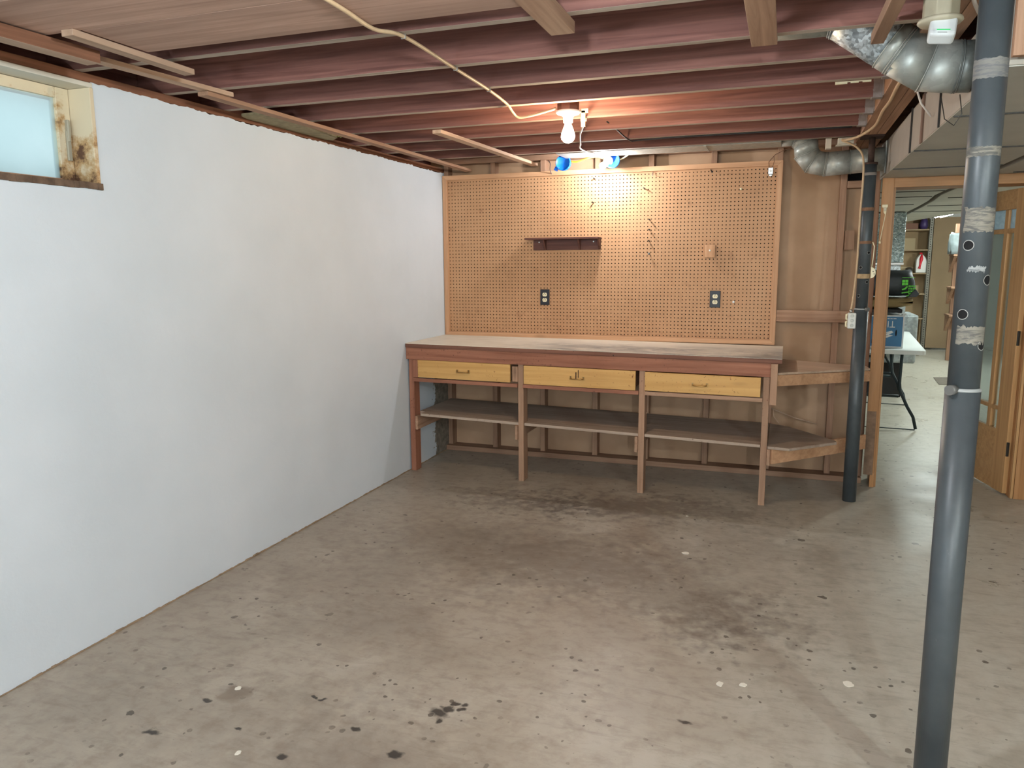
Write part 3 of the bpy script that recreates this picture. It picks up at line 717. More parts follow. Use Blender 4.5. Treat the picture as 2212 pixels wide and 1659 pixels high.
# ------------------------------------------------------------------ steel columns
def column(name, x, y, r_lo, r_up, zj, z_up, label, holes, ztop, bolt_dir):
    t = thing(name, (x, y, 0), label, 'column')
    seg = 40
    m = MB(); m.tube([(x, y, 0.0004), (x, y, zj)], r_lo, seg); put('lower_tube', m, POLE, t)
    # drilled upper tube: the dark inside each hole is a flat black disc
    m = MB(); m.tube([(x, y, zj + 0.0003), (x, y, z_up)], r_up, seg); up = put('upper_tube', m, POLE, t)
    for ang, z, rr in holes:
        dv = Vector((math.cos(ang), math.sin(ang), 0)); c = Vector((x, y, z)) + dv * r_up
        mm = MB(); sv = dv.cross(Vector((0, 0, 1)))
        # black disc painting the hole's shade, hugging the curved tube, with a worn rim
        N = 24; ctr = []; ring = []; ring2 = []
        def on(u, w, lift):
            a2 = u / r_up; d2 = dv * math.cos(a2) + sv * math.sin(a2); return Vector((x, y, z + w)) + d2 * (r_up + lift)
        cv = mm.bm.verts.new(on(0, 0, 0.0008))
        for k in range(N):
            a = 2 * PI * k / N; ring.append(mm.bm.verts.new(on(rr * math.cos(a), rr * math.sin(a), 0.0008)))
        for k in range(N): mm.bm.faces.new((cv, ring[k], ring[(k + 1) % N]))
        put('hole', mm, BLACK, up)
        mm = MB(); q = [[mm.bm.verts.new(on((rr + e) * math.cos(2 * PI * k / N), (rr + e) * math.sin(2 * PI * k / N), 0.0010)) for k in range(N)] for e in (-0.0004, 0.0013)]
        for k in range(N): mm.bm.faces.new((q[0][k], q[0][(k + 1) % N], q[1][(k + 1) % N], q[1][k]))
        put('rim', mm, plain('worn_rim', (150, 148, 142), 0.6), up)
    if ztop > z_up + 0.005:
        m = MB(); m.tube([(x, y, z_up), (x, y, z_up + 0.012)], r_up * 1.12, seg); m.tube([(x, y, z_up + 0.012), (x, y, ztop - 0.008)], 0.0175, 20)
        m.box(x - 0.06, x + 0.06, y - 0.07, y + 0.07, ztop - 0.008, ztop - 0.0006); put('jack_screw', m, plain('rusty_screw', (70, 52, 44), 0.8, 0.2, 0.3, 40), t)
    else:
        m = MB(); m.box(x - 0.06, x + 0.06, y - 0.07, y + 0.07, z_up, ztop - 0.0006); put('top_plate', m, DARKMETAL, t)
    bd = Vector((math.cos(bolt_dir), math.sin(bolt_dir), 0)); c = Vector((x, y, zj + 0.002)) + bd * r_up
    m = MB(); m.cyl(c - bd * 0.002, c + bd * 0.020, 0.0125, 20); put('bolt', m, plain('grey_bolt', (104, 102, 98), 0.5, 0.3), t)
    m = MB(); m.lathe([(r_up + 0.0005, 0.006), (r_lo + 0.001, 0.003), (r_lo + 0.001, -0.002), (r_up, -0.002)], (x, y, zj), (0, 0, 1), seg); put('joint_ring', m, plain('chipped_ring', (150, 152, 150), 0.5), t)
    return t, up
def patch(parent, x, y, r, a0, a1, z0, z1, mat, name, ragged=0.004):
    m = MB(); N = 28; rows = 5; g = []
    for i in range(N + 1):
        a = a0 + (a1 - a0) * i / N; colv = []
        for j in range(rows + 1):
            u = j / rows
            e0 = ragged * mnoise.noise(Vector((i * 0.6, 1.7, z0 * 9))); e1 = ragged * mnoise.noise(Vector((i * 0.6, 7.3, z1 * 9)))
            zz = (z0 + e0) * (1 - u) + (z1 + e1) * u
            ea = ragged / r * mnoise.noise(Vector((j * 1.3, z0 * 7, 2.0))) * (1 if i in (0, N) else 0)
            rr = r + 0.0006 + (0.0005 if 0 < i < N and 0 < j < rows else 0)
            colv.append(m.bm.verts.new((x + rr * math.cos(a + ea), y + rr * math.sin(a + ea), zz)))
        g.append(colv)
    for i in range(N):
        for j in range(rows):
            f = m.bm.faces.new((g[i][j], g[i + 1][j], g[i + 1][j + 1], g[i][j + 1])); f.smooth = True
    return put(name, m, mat, parent)
NX_, NY_ = 2.936, -3.342
toC = math.atan2(-5.508 - NY_, 2.506 - NX_)      # towards the viewer
h1 = toC - 0.42; h2 = toC + 1.02
col1, up1 = column('support_column', NX_, NY_, 0.0400, 0.0360, 1.158, 2.17, 'near grey steel column with drilled holes at the right',
                   [(h1, 1.513, 0.0115), (h1, 1.347, 0.0115), (h2, 1.430, 0.0115), (h2, 1.272, 0.0115)], 2.19, toC - 0.55)
def m_tape(name, c1, c2):
    t = NT(name); v = t.coord((1, 1, 1), False)
    n = t.noise(t.coord((1, 1, 6), False), 22, 5, 0.7, 1.0); t.col(t.ramp(n, ((0.42, lin(c2)), (0.56, lin(c1))))); t.rough(0.8); t.bump(n, 0.4, 0.002); return t.m
TAPE = m_tape('tape_residue', (126, 120, 108), (84, 82, 77)); DIRTY = m_tape('grey_tape', (112, 109, 103), (92, 92, 92))
patch(col1, NX_, NY_, 0.036, toC - 0.85, toC + 1.25, 1.545, 1.602, TAPE, 'tape_residue', 0.006)
patch(col1, NX_, NY_, 0.036, toC - 0.75, toC + 1.25, 1.275, 1.318, TAPE, 'tape_residue', 0.007)
patch(col1, NX_, NY_, 0.036, toC - 1.3, toC + 1.3, 1.720, 1.742, TAPE, 'tape_residue', 0.003)
patch(col1, NX_, NY_, 0.036, toC - 1.4, toC + 1.35, 1.896, 1.940, DIRTY, 'tape_residue', 0.004)
patch(col1, NX_, NY_, 0.036, toC - 0.35, toC + 0.75, 1.450, 1.463, m_tape('white_tape', (150, 151, 148), (104, 106, 106)), 'tape_residue', 0.006)
FX, FY = 2.938, -0.455
toF = math.atan2(-5.508 - FY, 2.506 - FX)
col2, up2 = column('support_column', FX, FY, 0.0400, 0.0345, 1.190, 2.03, 'far grey steel column with cables beside the workbench end',
                   [(toF + 0.62, 1.524, 0.0085), (toF - 0.55, 1.438, 0.0085), (toF + 0.62, 1.353, 0.0085), (toF - 0.60, 1.271, 0.0085)], 2.19, toF + 0.75)
RUST = m_rust_strap()
for z0, z1, mt in ((1.766, 1.785, RUST), (1.575, 1.592, RUST), (1.373, 1.400, plain('cream_strap', (172, 144, 106), 0.7, 0, 0.25, 40)), (1.968, 1.984, plain('grey_strap', (120, 112, 104), 0.7))):
    m = MB(); m.lathe([(0.0346, z0), (0.0366, z0), (0.0366, z1), (0.0346, z1), (0.0346, z0)], (FX, FY, 0), (0, 0, 1), 36, False); put('strap', m, mt, col2)

# ------------------------------------------------------------------ ducts
t = thing('trunk_duct', (3.3, 0, 1.985), 'wide flat sheet-metal trunk duct hung right of the beam, nearer of two', 'duct')
A = [(3.035, -3.05), (3.580, -3.05), (3.580, 1.45), (3.632, 2.1), (3.662, 2.9), (3.74, 5.9), (3.035, 5.9)]
m = MB(); m.prism(A, 1.987, 2.186); put('duct_body', m, TRUNK_SIDE, t, 0.002)
m = MB(); m.prism([(3.037, -3.045), (3.576, -3.045), (3.576, 1.45), (3.628, 2.1), (3.658, 2.9), (3.73, 5.88), (3.037, 5.88)], 1.984, 1.9868); put('bottom_panel', m, TRUNK_BOT, t)
for y, w in ((-1.30, 0.010), (-1.635, 0.022), (-2.05, 0.006)):
    m = MB(); m.box(3.028, 3.0345, y - w, y + w, 1.984, 2.19); put('side_cleat', m, DARKMETAL if w < 0.02 else plain('brown_cleat', (112, 86, 70), 0.6, 0.2), t)
for y in (-2.3, -1.38, -0.62, 1.0, 1.55, 2.5, 3.6, 4.8):
    m = MB(); m.box(3.04, 3.572, y - 0.006, y + 0.006, 1.979, 1.9836); put('seam', m, DARKMETAL, t)
m = MB(); m.box(3.025, 3.0335, -0.32, -0.10, 1.992, 2.182); put('collar_plate', m, GALV, t, 0.003)
t = thing('trunk_duct', (4.0, 0, 1.985), 'second flat sheet-metal duct beyond the dark gap, farther right', 'duct')
Bp = [(3.622, -2.6), (4.34, -2.6), (4.34, 3.85), (3.90, 6.4), (3.80, 5.95), (3.705, 2.9), (3.672, 2.1), (3.622, 1.45)]
m = MB(); m.prism(Bp, 1.987, 2.186); put('duct_body', m, TRUNK_SIDE, t, 0.002)
m = MB(); m.prism([(3.625, -2.59), (4.335, -2.59), (4.335, 3.85), (3.90, 6.38), (3.803, 5.93), (3.708, 2.9), (3.675, 2.1), (3.625, 1.45)], 1.984, 1.9868); put('bottom_panel', m, TRUNK_BOT, t)
for y in (-1.0, -0.2, 1.75, 2.75, 3.7):
    m = MB(); m.box(3.72, 4.325, y - 0.006, y + 0.006, 1.979, 1.9836); put('seam', m, DARKMETAL, t)

def seam(parent, p, d, r, mat=None):
    p = Vector(p); d = Vector(d).normalized()
    m = MB(); m.lathe([(r - 0.001, -0.006), (r + 0.0035, -0.004), (r + 0.0035, -0.001), (r + 0.001, 0.0), (r + 0.0035, 0.001), (r + 0.0035, 0.004), (r - 0.001, 0.006)], p, d, 36)
    return put('seam', m, mat or GALV, parent)
# big elbow from the joist bay to the trunk
t = thing('round_duct', (2.85, -2.58, 2.02), 'big galvanized round elbow duct hanging below the joists near the right column', 'duct')
Yd = -2.585; R1 = 0.079
def seg(name, pts, r, mat, sg=36):
    m = MB(); m.tube(pts, r, sg); return put(name, m, mat, t)
def duct(parts, pts):
    P = [Vector(p) for p in pts]; n = len(P); sg = 40; rings = []
    for i in range(n):
        if i == 0: d = (P[1] - P[0]).normalized(); k = 1
        elif i == n - 1: d = (P[-1] - P[-2]).normalized(); k = 1
        else:
            a_ = (P[i] - P[i - 1]).normalized(); b_ = (P[i + 1] - P[i]).normalized(); d = (a_ + b_).normalized(); k = 1 / max(0.5, d.dot(a_))
        u = Vector((0, 1, 0)); w_ = d.cross(u).normalized(); rings.append((P[i], u, w_ * k))
    for i, (name, r, mat) in enumerate(parts):
        m = MB(); vs = []
        for p, u, w_ in (rings[i], rings[i + 1]): vs.append([m.bm.verts.new(p + (u * math.cos(2 * PI * k / sg) + w_ * math.sin(2 * PI * k / sg)) * r) for k in range(sg)])
        for k in range(sg):
            f = m.bm.faces.new((vs[0][k], vs[0][(k + 1) % sg], vs[1][(k + 1) % sg], vs[1][k])); f.smooth = True
        m.bm.faces.new(vs[0][::-1]); m.bm.faces.new(vs[1]); put(name, m, mat, t)
        if i:
            p, u, w_ = rings[i]; m = MB()
            for off in ((-0.004, 0.004) if i % 2 else (0.0,)):
                dd_ = (P[i + 1] - P[i]).normalized() * off
                lp = [p + dd_ + (u * math.cos(2 * PI * k / sg) + w_ * math.sin(2 * PI * k / sg)) * (r + 0.0008) for k in range(sg)]; 
                m.tube(lp + [lp[0], lp[1]], 0.0022, 6, False)
            put('seam', m, mat, t)
DGALV = plain('dark_galvanized', (112, 116, 112), 0.45, 0.5, 0.3, 30)
duct([('boot', 0.074, GALV), ('straight_section', R1, GALV_BIG), ('elbow_gore', R1 + 0.001, GALV), ('elbow_gore', R1 + 0.001, GALV), ('elbow_gore', R1 + 0.001, GALV), ('collar', R1, DGALV)],
     [(2.42, Yd, 2.297), (2.625, Yd, 2.297), (2.790, Yd, 2.178), (2.822, Yd, 2.155), (2.905, Yd, 2.102), (2.992, Yd, 2.091), (3.0335, Yd, 2.089)])
m = MB(); m.tube([(2.952, Yd, 2.0), (2.965, Yd - 0.01, 1.93), (2.99, Yd - 0.03, 1.905), (3.01, Yd - 0.03, 1.94), (3.0, Yd - 0.03, 2.0)], 0.0018, 6)
tag(put('hanging_wire', m, DARKMETAL), 'thin wire loop dangling under the big elbow duct', 'wire')
m = MB(); m.tube([(2.957, -1.9, 2.1895), (2.985, -1.9, 2.105), (3.026, -1.9, 2.05)], 0.004, 8)
tag(put('hanger_strap', m, WCABLE), 'pale diagonal hanger strap between beam and trunk duct', 'strap')
# flat stack duct and small elbow at the back wall
t = thing('flat_duct', (1.7, -0.31, 2.192), 'long flat galvanized duct lying between the joists above the pegboard', 'duct')
boxpart('duct_body', (1.02, 2.44, -0.43, -0.19, 2.1905, 2.30), GALV, t, 0.003)
for xx in (1.30, 1.98): boxpart('joint_band', (xx, xx + 0.015, -0.433, -0.187, 2.1875, 2.30), GALV, t, 0.001)
t = thing('round_duct', (2.65, -0.28, 1.98), 'small galvanized elbow duct curving from the ceiling to the trunk by the far column', 'duct')
Ye = -0.27; R2 = 0.071
duct([('collar', R2 - 0.008, GALV), ('elbow_gore', R2, GALV), ('elbow_gore', R2, GALV), ('elbow_gore', R2, GALV), ('elbow_gore', R2, GALV), ('straight_section', R2, GALV), ('straight_section', R2 - 0.001, GALV)],
     [(2.442, Ye, 2.246), (2.535, Ye, 2.245), (2.580, Ye, 2.198), (2.588, Ye, 2.130), (2.625, Ye, 2.082), (2.70, Ye, 2.064), (2.84, Ye, 2.072), (3.024, Ye, 2.081)])
for x, a in ((2.76, -0.9), (2.76, -2.0), (2.95, -1.2)):
    m = MB(); c = Vector((x, Ye, 2.068 + (x - 2.69) * 0.05)); dv = Vector((0, math.sin(a) , math.cos(a))); m.cyl(c + dv * R2, c + dv * (R2 + 0.004), 0.004, 8); put('screw', m, STEEL, t)

# ------------------------------------------------------------------ electrical
BULB_W = emit('bulb_glow', (1.0, 0.76, 0.50, 1), 390.0)
BULB_C = emit('led_glow', (0.95, 0.97, 1.0, 1), 800.0)
def bulb(parent, c, axis, mat, L=0.104, r=0.032):
    k = L / 0.104; s = r / 0.030
    m = MB(); m.lathe([(0.0125, 0), (0.0135, 0.012), (0.0150 * s, 0.022 * k), (0.022 * s, 0.042 * k), (0.0285 * s, 0.060 * k), (0.030 * s, 0.073 * k), (0.0275 * s, 0.087 * k), (0.019 * s, 0.098 * k), (0.008 * s, 0.103 * k), (0, 0.104 * k)], c, axis, 24)
    return put('bulb', m, mat, parent)
t = thing('ceiling_lamp', (1.505, -1.88, 2.04), 'bare glowing bulb in a white ceramic lampholder under the joists', 'lamp')
m = MB(); m.prism([(1.505 + 0.052 * math.cos(PI / 8 + k * PI / 4), -1.88 + 0.052 * math.sin(PI / 8 + k * PI / 4)) for k in range(8)], 2.178, 2.225); put('outlet_box', m, plain('rusty_box', (120, 84, 66), 0.6, 0.4), t, 0.002)
m = MB(); m.lathe([(0, 2.178), (0.058, 2.178), (0.0585, 2.172), (0.052, 2.165), (0.030, 2.158), (0.0235, 2.150), (0.0225, 2.128), (0.0215, 2.126), (0, 2.126)], (1.505, -1.88, 0), (0, 0, 1), 36); put('lampholder', m, CERAMIC, t)
m = MB(); m.tube([(1.505, -1.88, 2.1255), (1.505, -1.88, 2.1385)], 0.013, 16); put('bulb_cap', m, STEEL, t)
bulb(t, (1.505, -1.88, 2.138), (0, 0, -1), BULB_W)
m = MB(); m.box(1.566, 1.586, -1.874, -1.868, 2.105, 2.178); m.box(1.566, 1.600, -1.874, -1.868, 2.166, 2.186); put('bracket', m, CREAM, t, 0.001)

def cable(name, pts, r, mat, label, cat='cable', squash=None):
    P = [Vector(p) for p in pts]; out = []
    for i in range(len(P) - 1):       # Catmull-Rom
        p0 = P[max(i - 1, 0)]; p1 = P[i]; p2 = P[i + 1]; p3 = P[min(i + 2, len(P) - 1)]
        for k in range(6):
            u = k / 6; out.append(0.5 * ((2 * p1) + (-p0 + p2) * u + (2 * p0 - 5 * p1 + 4 * p2 - p3) * u * u + (-p0 + 3 * p1 - 3 * p2 + p3) * u ** 3))
    out.append(P[-1]); m = MB(); m.tube(out, r, 10, squash=squash)
    return tag(put(name, m, mat), label, cat)
zc = 2.183
cb = cable('cable', [(1.30, -4.35, zc), (1.325, -3.92, 2.169), (1.324, -3.57, 2.169), (1.311, -3.36, 2.169), (1.336, -3.21, zc), (1.325, -2.80, zc), (1.312, -2.42, zc), (1.285, -2.12, zc), (1.272, -2.00, 2.168), (1.290, -1.965, 2.150), (1.36, -1.94, 2.162), (1.455, -1.905, 2.19)], 0.0062, CABLE,
      'beige cable stapled across the joists to the hanging bulb')
for k, (x, y) in enumerate(((1.326, -2.783), (1.312, -2.41), (1.336, -3.213))):
    m = MB(); m.box(x - 0.0085, x + 0.0085, y - 0.002, y + 0.002, 2.1755, 2.1895); tag(put('cable_staple', m, STEEL), ('staple on the beige ceiling cable, middle one', 'staple on the beige ceiling cable, nearest the bulb', 'staple on the beige ceiling cable, nearest the viewer')[k], 'staple', 'staples on the ceiling cable')
cable('cable', [(1.556, -1.868, 2.180), (1.548, -1.78, 2.182), (1.514, -1.60, zc), (1.44, -1.36, zc), (1.376, -1.16, zc), (1.30, -0.86, zc), (1.25, -0.67, zc), (1.252, -0.52, zc), (1.275, -0.46, zc), (1.30, -0.32, 2.180), (1.308, -0.22, 2.178), (1.316, -0.196, 2.182)], 0.0048, WCABLE, 'white cable from the hanging bulb towards the lit blue box')
m = MB(); m.box(1.500, 1.530, -1.63, -1.622, 2.172, 2.188); tag(put('cable_clip', m, CREAM, bevel=0.001), 'white clip on the white cable behind the bulb', 'clip')
cable('cable', [(1.55, -1.26, 2.23), (1.576, -1.205, 2.21), (1.597, -0.87, 2.186), (1.65, -0.84, 2.1855), (1.84, -0.865, 2.1855), (2.2, -0.868, 2.1855), (2.80, -0.868, 2.1855)], 0.004, RUBBER, 'thin black cable along a joist right of the bulb')
def bluebox(at, ax, label, name='junction_box'):
    t = thing(name, at, label, 'junction box', 'blue ceiling boxes above the pegboard')
    ax = Vector(ax).normalized()
    m = MB(); m.lathe([(0, 0.0), (0.053, 0.0), (0.053, 0.026), (0.051, 0.028), (0.0495, 0.028), (0.0495, 0.024), (0, 0.024)], at, ax, 36); bd = put('shell', m, BLUE, t)
    a = Vector((0, 0, 1)); u = ax.cross(a).normalized(); w = u.cross(ax)
    for s in (-1, 1):
        e = (u * 0.7 + w * -0.72) if s > 0 else (u * -0.7 + w * 0.72)
        m = MB(); c = Vector(at) + e * 0.043; m.cyl(c + ax * 0.0242, c + ax * 0.027, 0.004, 10); put('screw', m, STEEL, t)
    m = MB(); m.box(at[0] - 0.009, at[0] + 0.009, at[1] + 0.0005, at[1] + 0.003, at[2] - 0.02, 2.24); m.box(at[0] - 0.009, at[0] + 0.009, -0.1895, at[1] + 0.0005, 2.232, 2.24); put('hanger', m, STEEL, t)
    e = (u * 0.82 - w * 0.57); c = Vector(at) + e * 0.062 + ax * 0.012
    m = MB(); m.box(c.x - 0.012, c.x + 0.012, c.y - 0.012, c.y + 0.012, c.z - 0.016, c.z + 0.012, rot=Matrix.Rotation(0.5, 3, 'Y')); put('mounting_ear', m, BLUE, t, 0.002)
    return t
bluebox((1.002, -0.162, 2.163), (0, -1, -0.02), 'round blue electrical box, empty, above the pegboard left of the lit one')
lb = bluebox((1.345, -0.162, 2.164), (0.12, -1, -0.02), 'round blue electrical box carrying the lit white bulb')
axl = Vector((-0.30, -0.75, -0.52)).normalized(); c0 = Vector((1.326, -0.190, 2.166))
m = MB(); m.lathe([(0, 0.0), (0.036, 0.0), (0.034, 0.008), (0.024, 0.014), (0.0215, 0.034), (0, 0.034)], c0, axl, 28); put('lampholder', m, plain('grey_lampholder', (190, 190, 192), 0.4), lb)
bulb(lb, c0 + axl * 0.034, axl, BULB_C, 0.070, 0.022)
cable('cable', [(1.060, -0.176, 2.169), (1.095, -0.180, 2.165), (1.145, -0.18, 2.177), (1.20, -0.18, 2.190), (1.245, -0.18, 2.193), (1.284, -0.178, 2.180)], 0.0058, plain('yellow_cable', (214, 176, 44), 0.5), 'yellow cable between the two blue boxes')
cable('cable', [(1.398, -0.165, 2.168), (1.42, -0.163, 2.177), (1.455, -0.16, 2.197)], 0.0052, CREAM, 'short cream cable stub right of the lit blue box')
cable('cable', [(0.88, -0.13, 2.19), (0.885, -0.10, 2.17), (0.872, -0.06, 2.13), (0.868, 0.03, 2.09)], 0.004, plain('grey_wire', (110, 92, 90), 0.6), 'thin grey wire dropping behind the pegboard beside the empty blue box')
# boxes and cables by the far column
o = boxpart('junction_box', (2.690, 2.722, -0.400, -0.340, 2.140, 2.205), plain('pale_box', (206, 192, 172), 0.5), None, 0.002); tag(o, 'narrow pale metal box beside the elbow duct, left of the larger one', 'junction box')
t = thing('junction_box', (2.80, -0.45, 2.155), 'larger pale ceiling box where the beige cables meet near the far column', 'junction box')
boxpart('case', (2.752, 2.838, -0.500, -0.440, 2.148, 2.1855), plain('pale_box2', (190, 182, 164), 0.5, 0.2), t, 0.003)
boxpart('flange', (2.742, 2.852, -0.495, -0.440, 2.142, 2.1475), plain('pale_box2', (190, 182, 164), 0.5, 0.2), t, 0.001)
cable('cable', [(2.772, -0.503, 2.172), (2.80, -0.525, 2.168), (2.852, -0.600, 2.172), (2.895, -0.75, 2.181), (2.911, -0.95, zc), (2.902, -1.31, zc), (2.906, -1.55, zc), (2.898, -1.90, zc), (2.905, -2.2, zc)], 0.0074, CABLE, 'beige cable running along the underside of the beam')
cable('cable', [(2.776, -0.503, 2.166), (2.815, -0.505, 2.150), (2.852, -0.503, 2.128), (2.884, -0.50, 2.090), (2.897, -0.497, 2.03), (2.899, -0.496, 1.90), (2.896, -0.495, 1.78), (2.896, -0.495, 1.594), (2.8945, -0.497, 1.42), (2.884, -0.502, 1.245), (2.878, -0.506, 1.192)], 0.0058, CABLE, 'beige cable running down the left of the far column')
t = thing('hanging_socket', (2.884, -0.515, 1.08), 'white outlet box hanging on the beige cable at the far column', 'outlet box')
rz = Matrix.Rotation(-0.25, 3, 'Z')
m = MB(); m.box(2.861, 2.907, -0.535, -0.497, 1.078, 1.172); put('case', m, plain('box_grey_white', (206, 206, 198), 0.4), t, 0.006)
for k in range(3):
    m = MB(); z = 1.098 + k * 0.0285; m.lathe([(0.0, 0.001), (0.0092, 0.0012), (0.0102, 0.0)], (2.885, -0.5352, z), (0, -1, 0), 20); put('knockout', m, plain('knockout', (186, 188, 180), 0.45), t)
for z in (1.104, 1.147):
    m = MB(); m.tube([(2.861, -0.516, z - 0.016), (2.8535, -0.516, z - 0.012), (2.8535, -0.516, z + 0.012), (2.861, -0.516, z + 0.016)], 0.006, 8); put('side_receptacle', m, CREAM, t)
m = MB(); m.cyl((2.878, -0.510, 1.1725), (2.878, -0.507, 1.190), 0.0085, 12); put('cable_clamp', m, STEEL, t)
t = thing('round_socket', (2.985, -0.470, 1.375), 'cream half-round socket strapped to the right of the far column', 'outlet')
m = MB(); pl = [(2.974, 1.374)] + [(2.974 + 0.027 * math.cos(a), 1.407 + 0.033 * math.sin(a)) for a in [(-PI / 2 + PI * k / 14) for k in range(15)]]
m.prism(pl, -0.485, -0.462, 'y'); put('body', m, CREAM, t, 0.002)
m = MB(); m.cyl((2.986, -0.4851, 1.414), (2.986, -0.487, 1.414), 0.003, 8); m.cyl((2.992, -0.4851, 1.400), (2.992, -0.487, 1.400), 0.003, 8); put('slots', m, BLACK, t)
m = MB(); m.tube([(2.978, -0.474, 1.440), (2.983, -0.474, 1.50), (2.985, -0.473, 1.56), (2.974, -0.480, 1.585)], 0.003, 8); put('cord', m, CREAM, t)
t = thing('pull_switch', (3.066, -0.108, 1.77), 'small cream pull-cord switch on the left door casing', 'switch')
m = MB(); m.prism([(3.048, 1.822), (3.080, 1.822), (3.080, 1.806), (3.075, 1.802), (3.074, 1.775), (3.066, 1.762), (3.058, 1.775), (3.056, 1.802), (3.048, 1.806)], -0.120, -0.1055, 'y'); put('body', m, CREAM, t, 0.002)
m = MB(); m.box(3.058, 3.070, -0.130, -0.1205, 1.782, 1.806); put('toggle', m, plain('toggle', (196, 184, 160), 0.4), t, 0.002)
m = MB(); m.tube([(3.072, -0.123, 1.80), (3.070, -0.124, 1.77), (3.062, -0.113, 1.70), (3.052, -0.110, 1.62), (3.049, -0.110, 1.600)], 0.0025, 6); m.lathe([(0, 0), (0.006, 0.004), (0.007, 0.014), (0, 0.022)], (3.049, -0.112, 1.580), (0, 0, 1), 10); put('cord', m, CREAM, t)
# sensor on the ceiling lampholder near the viewer
t = thing('plug_in_sensor', (2.863, -3.08, 2.05), 'white plug-in sensor with a green light under an old ceiling lampholder', 'sensor')
m = MB(); m.prism([(2.863 + 0.046 * math.cos(PI / 8 + k * PI / 4), -3.06 + 0.046 * math.sin(PI / 8 + k * PI / 4)) for k in range(8)], 2.118, 2.188); put('ceiling_box', m, plain('old_cream_box', (150, 140, 118), 0.6, 0, 0.1, 20), t, 0.003)
m = MB(); m.lathe([(0, 2.117), (0.054, 2.117), (0.056, 2.110), (0.050, 2.104), (0.02, 2.100), (0, 2.100)], (2.863, -3.06, 0), (0, 0, 1), 32); put('lampholder', m, plain('old_cream_holder', (164, 154, 132), 0.5), t)
rt = Matrix.Rotation(-0.42, 3, 'X') @ Matrix.Rotation(0.12, 3, 'Y')
m = MB(); m.box(2.833, 2.897, -3.112, -3.066, 2.052, 2.108, rot=rt); put('housing', m, plain('sensor_white', (198, 200, 198), 0.4), t, 0.009, 3)
m = MB(); m.box(2.850, 2.882, -3.1135, -3.1122, 2.064, 2.0665, rot=rt, at=(2.865, -3.089, 2.08)); put('status_light', m, emit('green_led', (0.02, 0.55, 0.13, 1), 1.0), t)
m = MB(); m.box(2.853, 2.875, -3.1132, -3.1121, 2.0565, 2.0580, rot=rt, at=(2.865, -3.089, 2.08)); put('imprint', m, plain('imprint', (150, 150, 150), 0.5), t)
cable('cable', [(2.93, -3.12, 2.182), (2.955, -2.97, 2.181), (3.012, -2.80, 2.176), (3.03, -2.75, 2.20)], 0.0055, WCABLE, 'pale cable slanting behind the near column top')
cable('cable', [(2.863, -3.06, 2.1885), (2.89, -3.11, 2.205), (2.895, -3.25, 2.183), (2.90, -3.6, 2.183)], 0.006, CABLE, 'beige cable end above the plug-in sensor')
lath((3.10, -3.6), (3.17, -3.075), 0.03, 0.03, 'grey strip right of the near column top', plain('grey_strip_wood', (150, 140, 124), 0.8, 0, 0.1, 20), ztop=2.19)

# ------------------------------------------------------------------ doorway
t = thing('trim_3', (3.08, -0.1, 0), 'left door casing of varnished wood beside the far column', 'door casing', kind='structure')
boxpart('casing', (3.044, 3.110, -0.105, -0.085, 0.10, 1.986), OAK('z'), t, 0.002)
boxpart('casing_foot', (3.083, 3.110, -0.105, -0.085, 0.0005, 0.0995), OAK('z'), t, 0.002)
boxpart('worn_patch', (3.042, 3.098, -0.1085, -0.1055, 0.085, 0.510), plain('greyed_wood', (120, 96, 76), 0.8, 0, 0.3, 25), t, 0.001)
boxpart('jamb', (3.094, 3.124, -0.0845, 0.125, 0.0005, 1.986), OAK('z'), t, 0.002)
t = thing('trim_4', (3.5, -0.1, 1.92), 'varnished head casing across the top of the doorway', 'door casing', kind='structure')
boxpart('casing', (3.1105, 3.985, -0.105, -0.085, 1.925, 1.983), OAK('x'), t, 0.002)
boxpart('jamb', (3.1245, 3.880, -0.0845, 0.125, 1.925, 1.983), OAK('x'), t, 0.002)
t = thing('trim_5', (3.93, -0.1, 0), 'right door casing of varnished wood at the picture edge', 'door casing', kind='structure')
boxpart('casing', (3.905, 3.985, -0.105, -0.0805, 0.0005, 1.924), OAK('z'), t, 0.002)
boxpart('jamb', (3.886, 3.925, -0.080, 0.125, 0.0005, 1.924), OAK('z'), t, 0.002)
boxpart('stop', (3.889, 3.904, -0.100, -0.0815, 0.0005, 1.924), DOORW('z'), t, 0.002)
dt = thing('door_1', (3.883, -0.05, 0.01), 'open glazed wooden door swung into the far room', 'door', kind='structure')
H0 = Vector((3.876, -0.030, 0)); dv = Vector((-0.2300, 0.9732, 0)).normalized(); nv = Vector((-0.9732, -0.2300, 0))
def dpart(name, s0, s1, z0, z1, t0, t1, mat, bevel=0.002, parent=None):
    m = MB(); p = [H0 + dv * s0 + nv * t0, H0 + dv * s1 + nv * t0, H0 + dv * s1 + nv * t1, H0 + dv * s0 + nv * t1]
    m.prism([(q.x, q.y) for q in p], z0, z1); return put(name, m, mat, parent or dt, bevel)
W = 0.76
dpart('stile', 0.0, 0.145, 0.012, 1.912, -0.018, 0.018, DOORW('z')); dpart('stile', W - 0.145, W, 0.012, 1.912, -0.018, 0.018, DOORW('z'))
dpart('top_rail', 0.1455, W - 0.1455, 1.790, 1.912, -0.018, 0.018, DOORW('x'))
dpart('bottom_panel', 0.1455, W - 0.1455, 0.012, 0.400, -0.014, 0.014, DOORW('x'))
for z0, z1 in ((0.522, 0.548), (1.642, 1.672)): dpart('glazing_bar', 0.1455, W - 0.1455, z0, z1, -0.014, 0.0145, DOORW('x'), 0.004)
for s in (0.232, W - 0.277): dpart('glazing_bar', s, s + 0.045, 0.4005, 1.7895, -0.015, 0.015, DOORW('z'), 0.004)
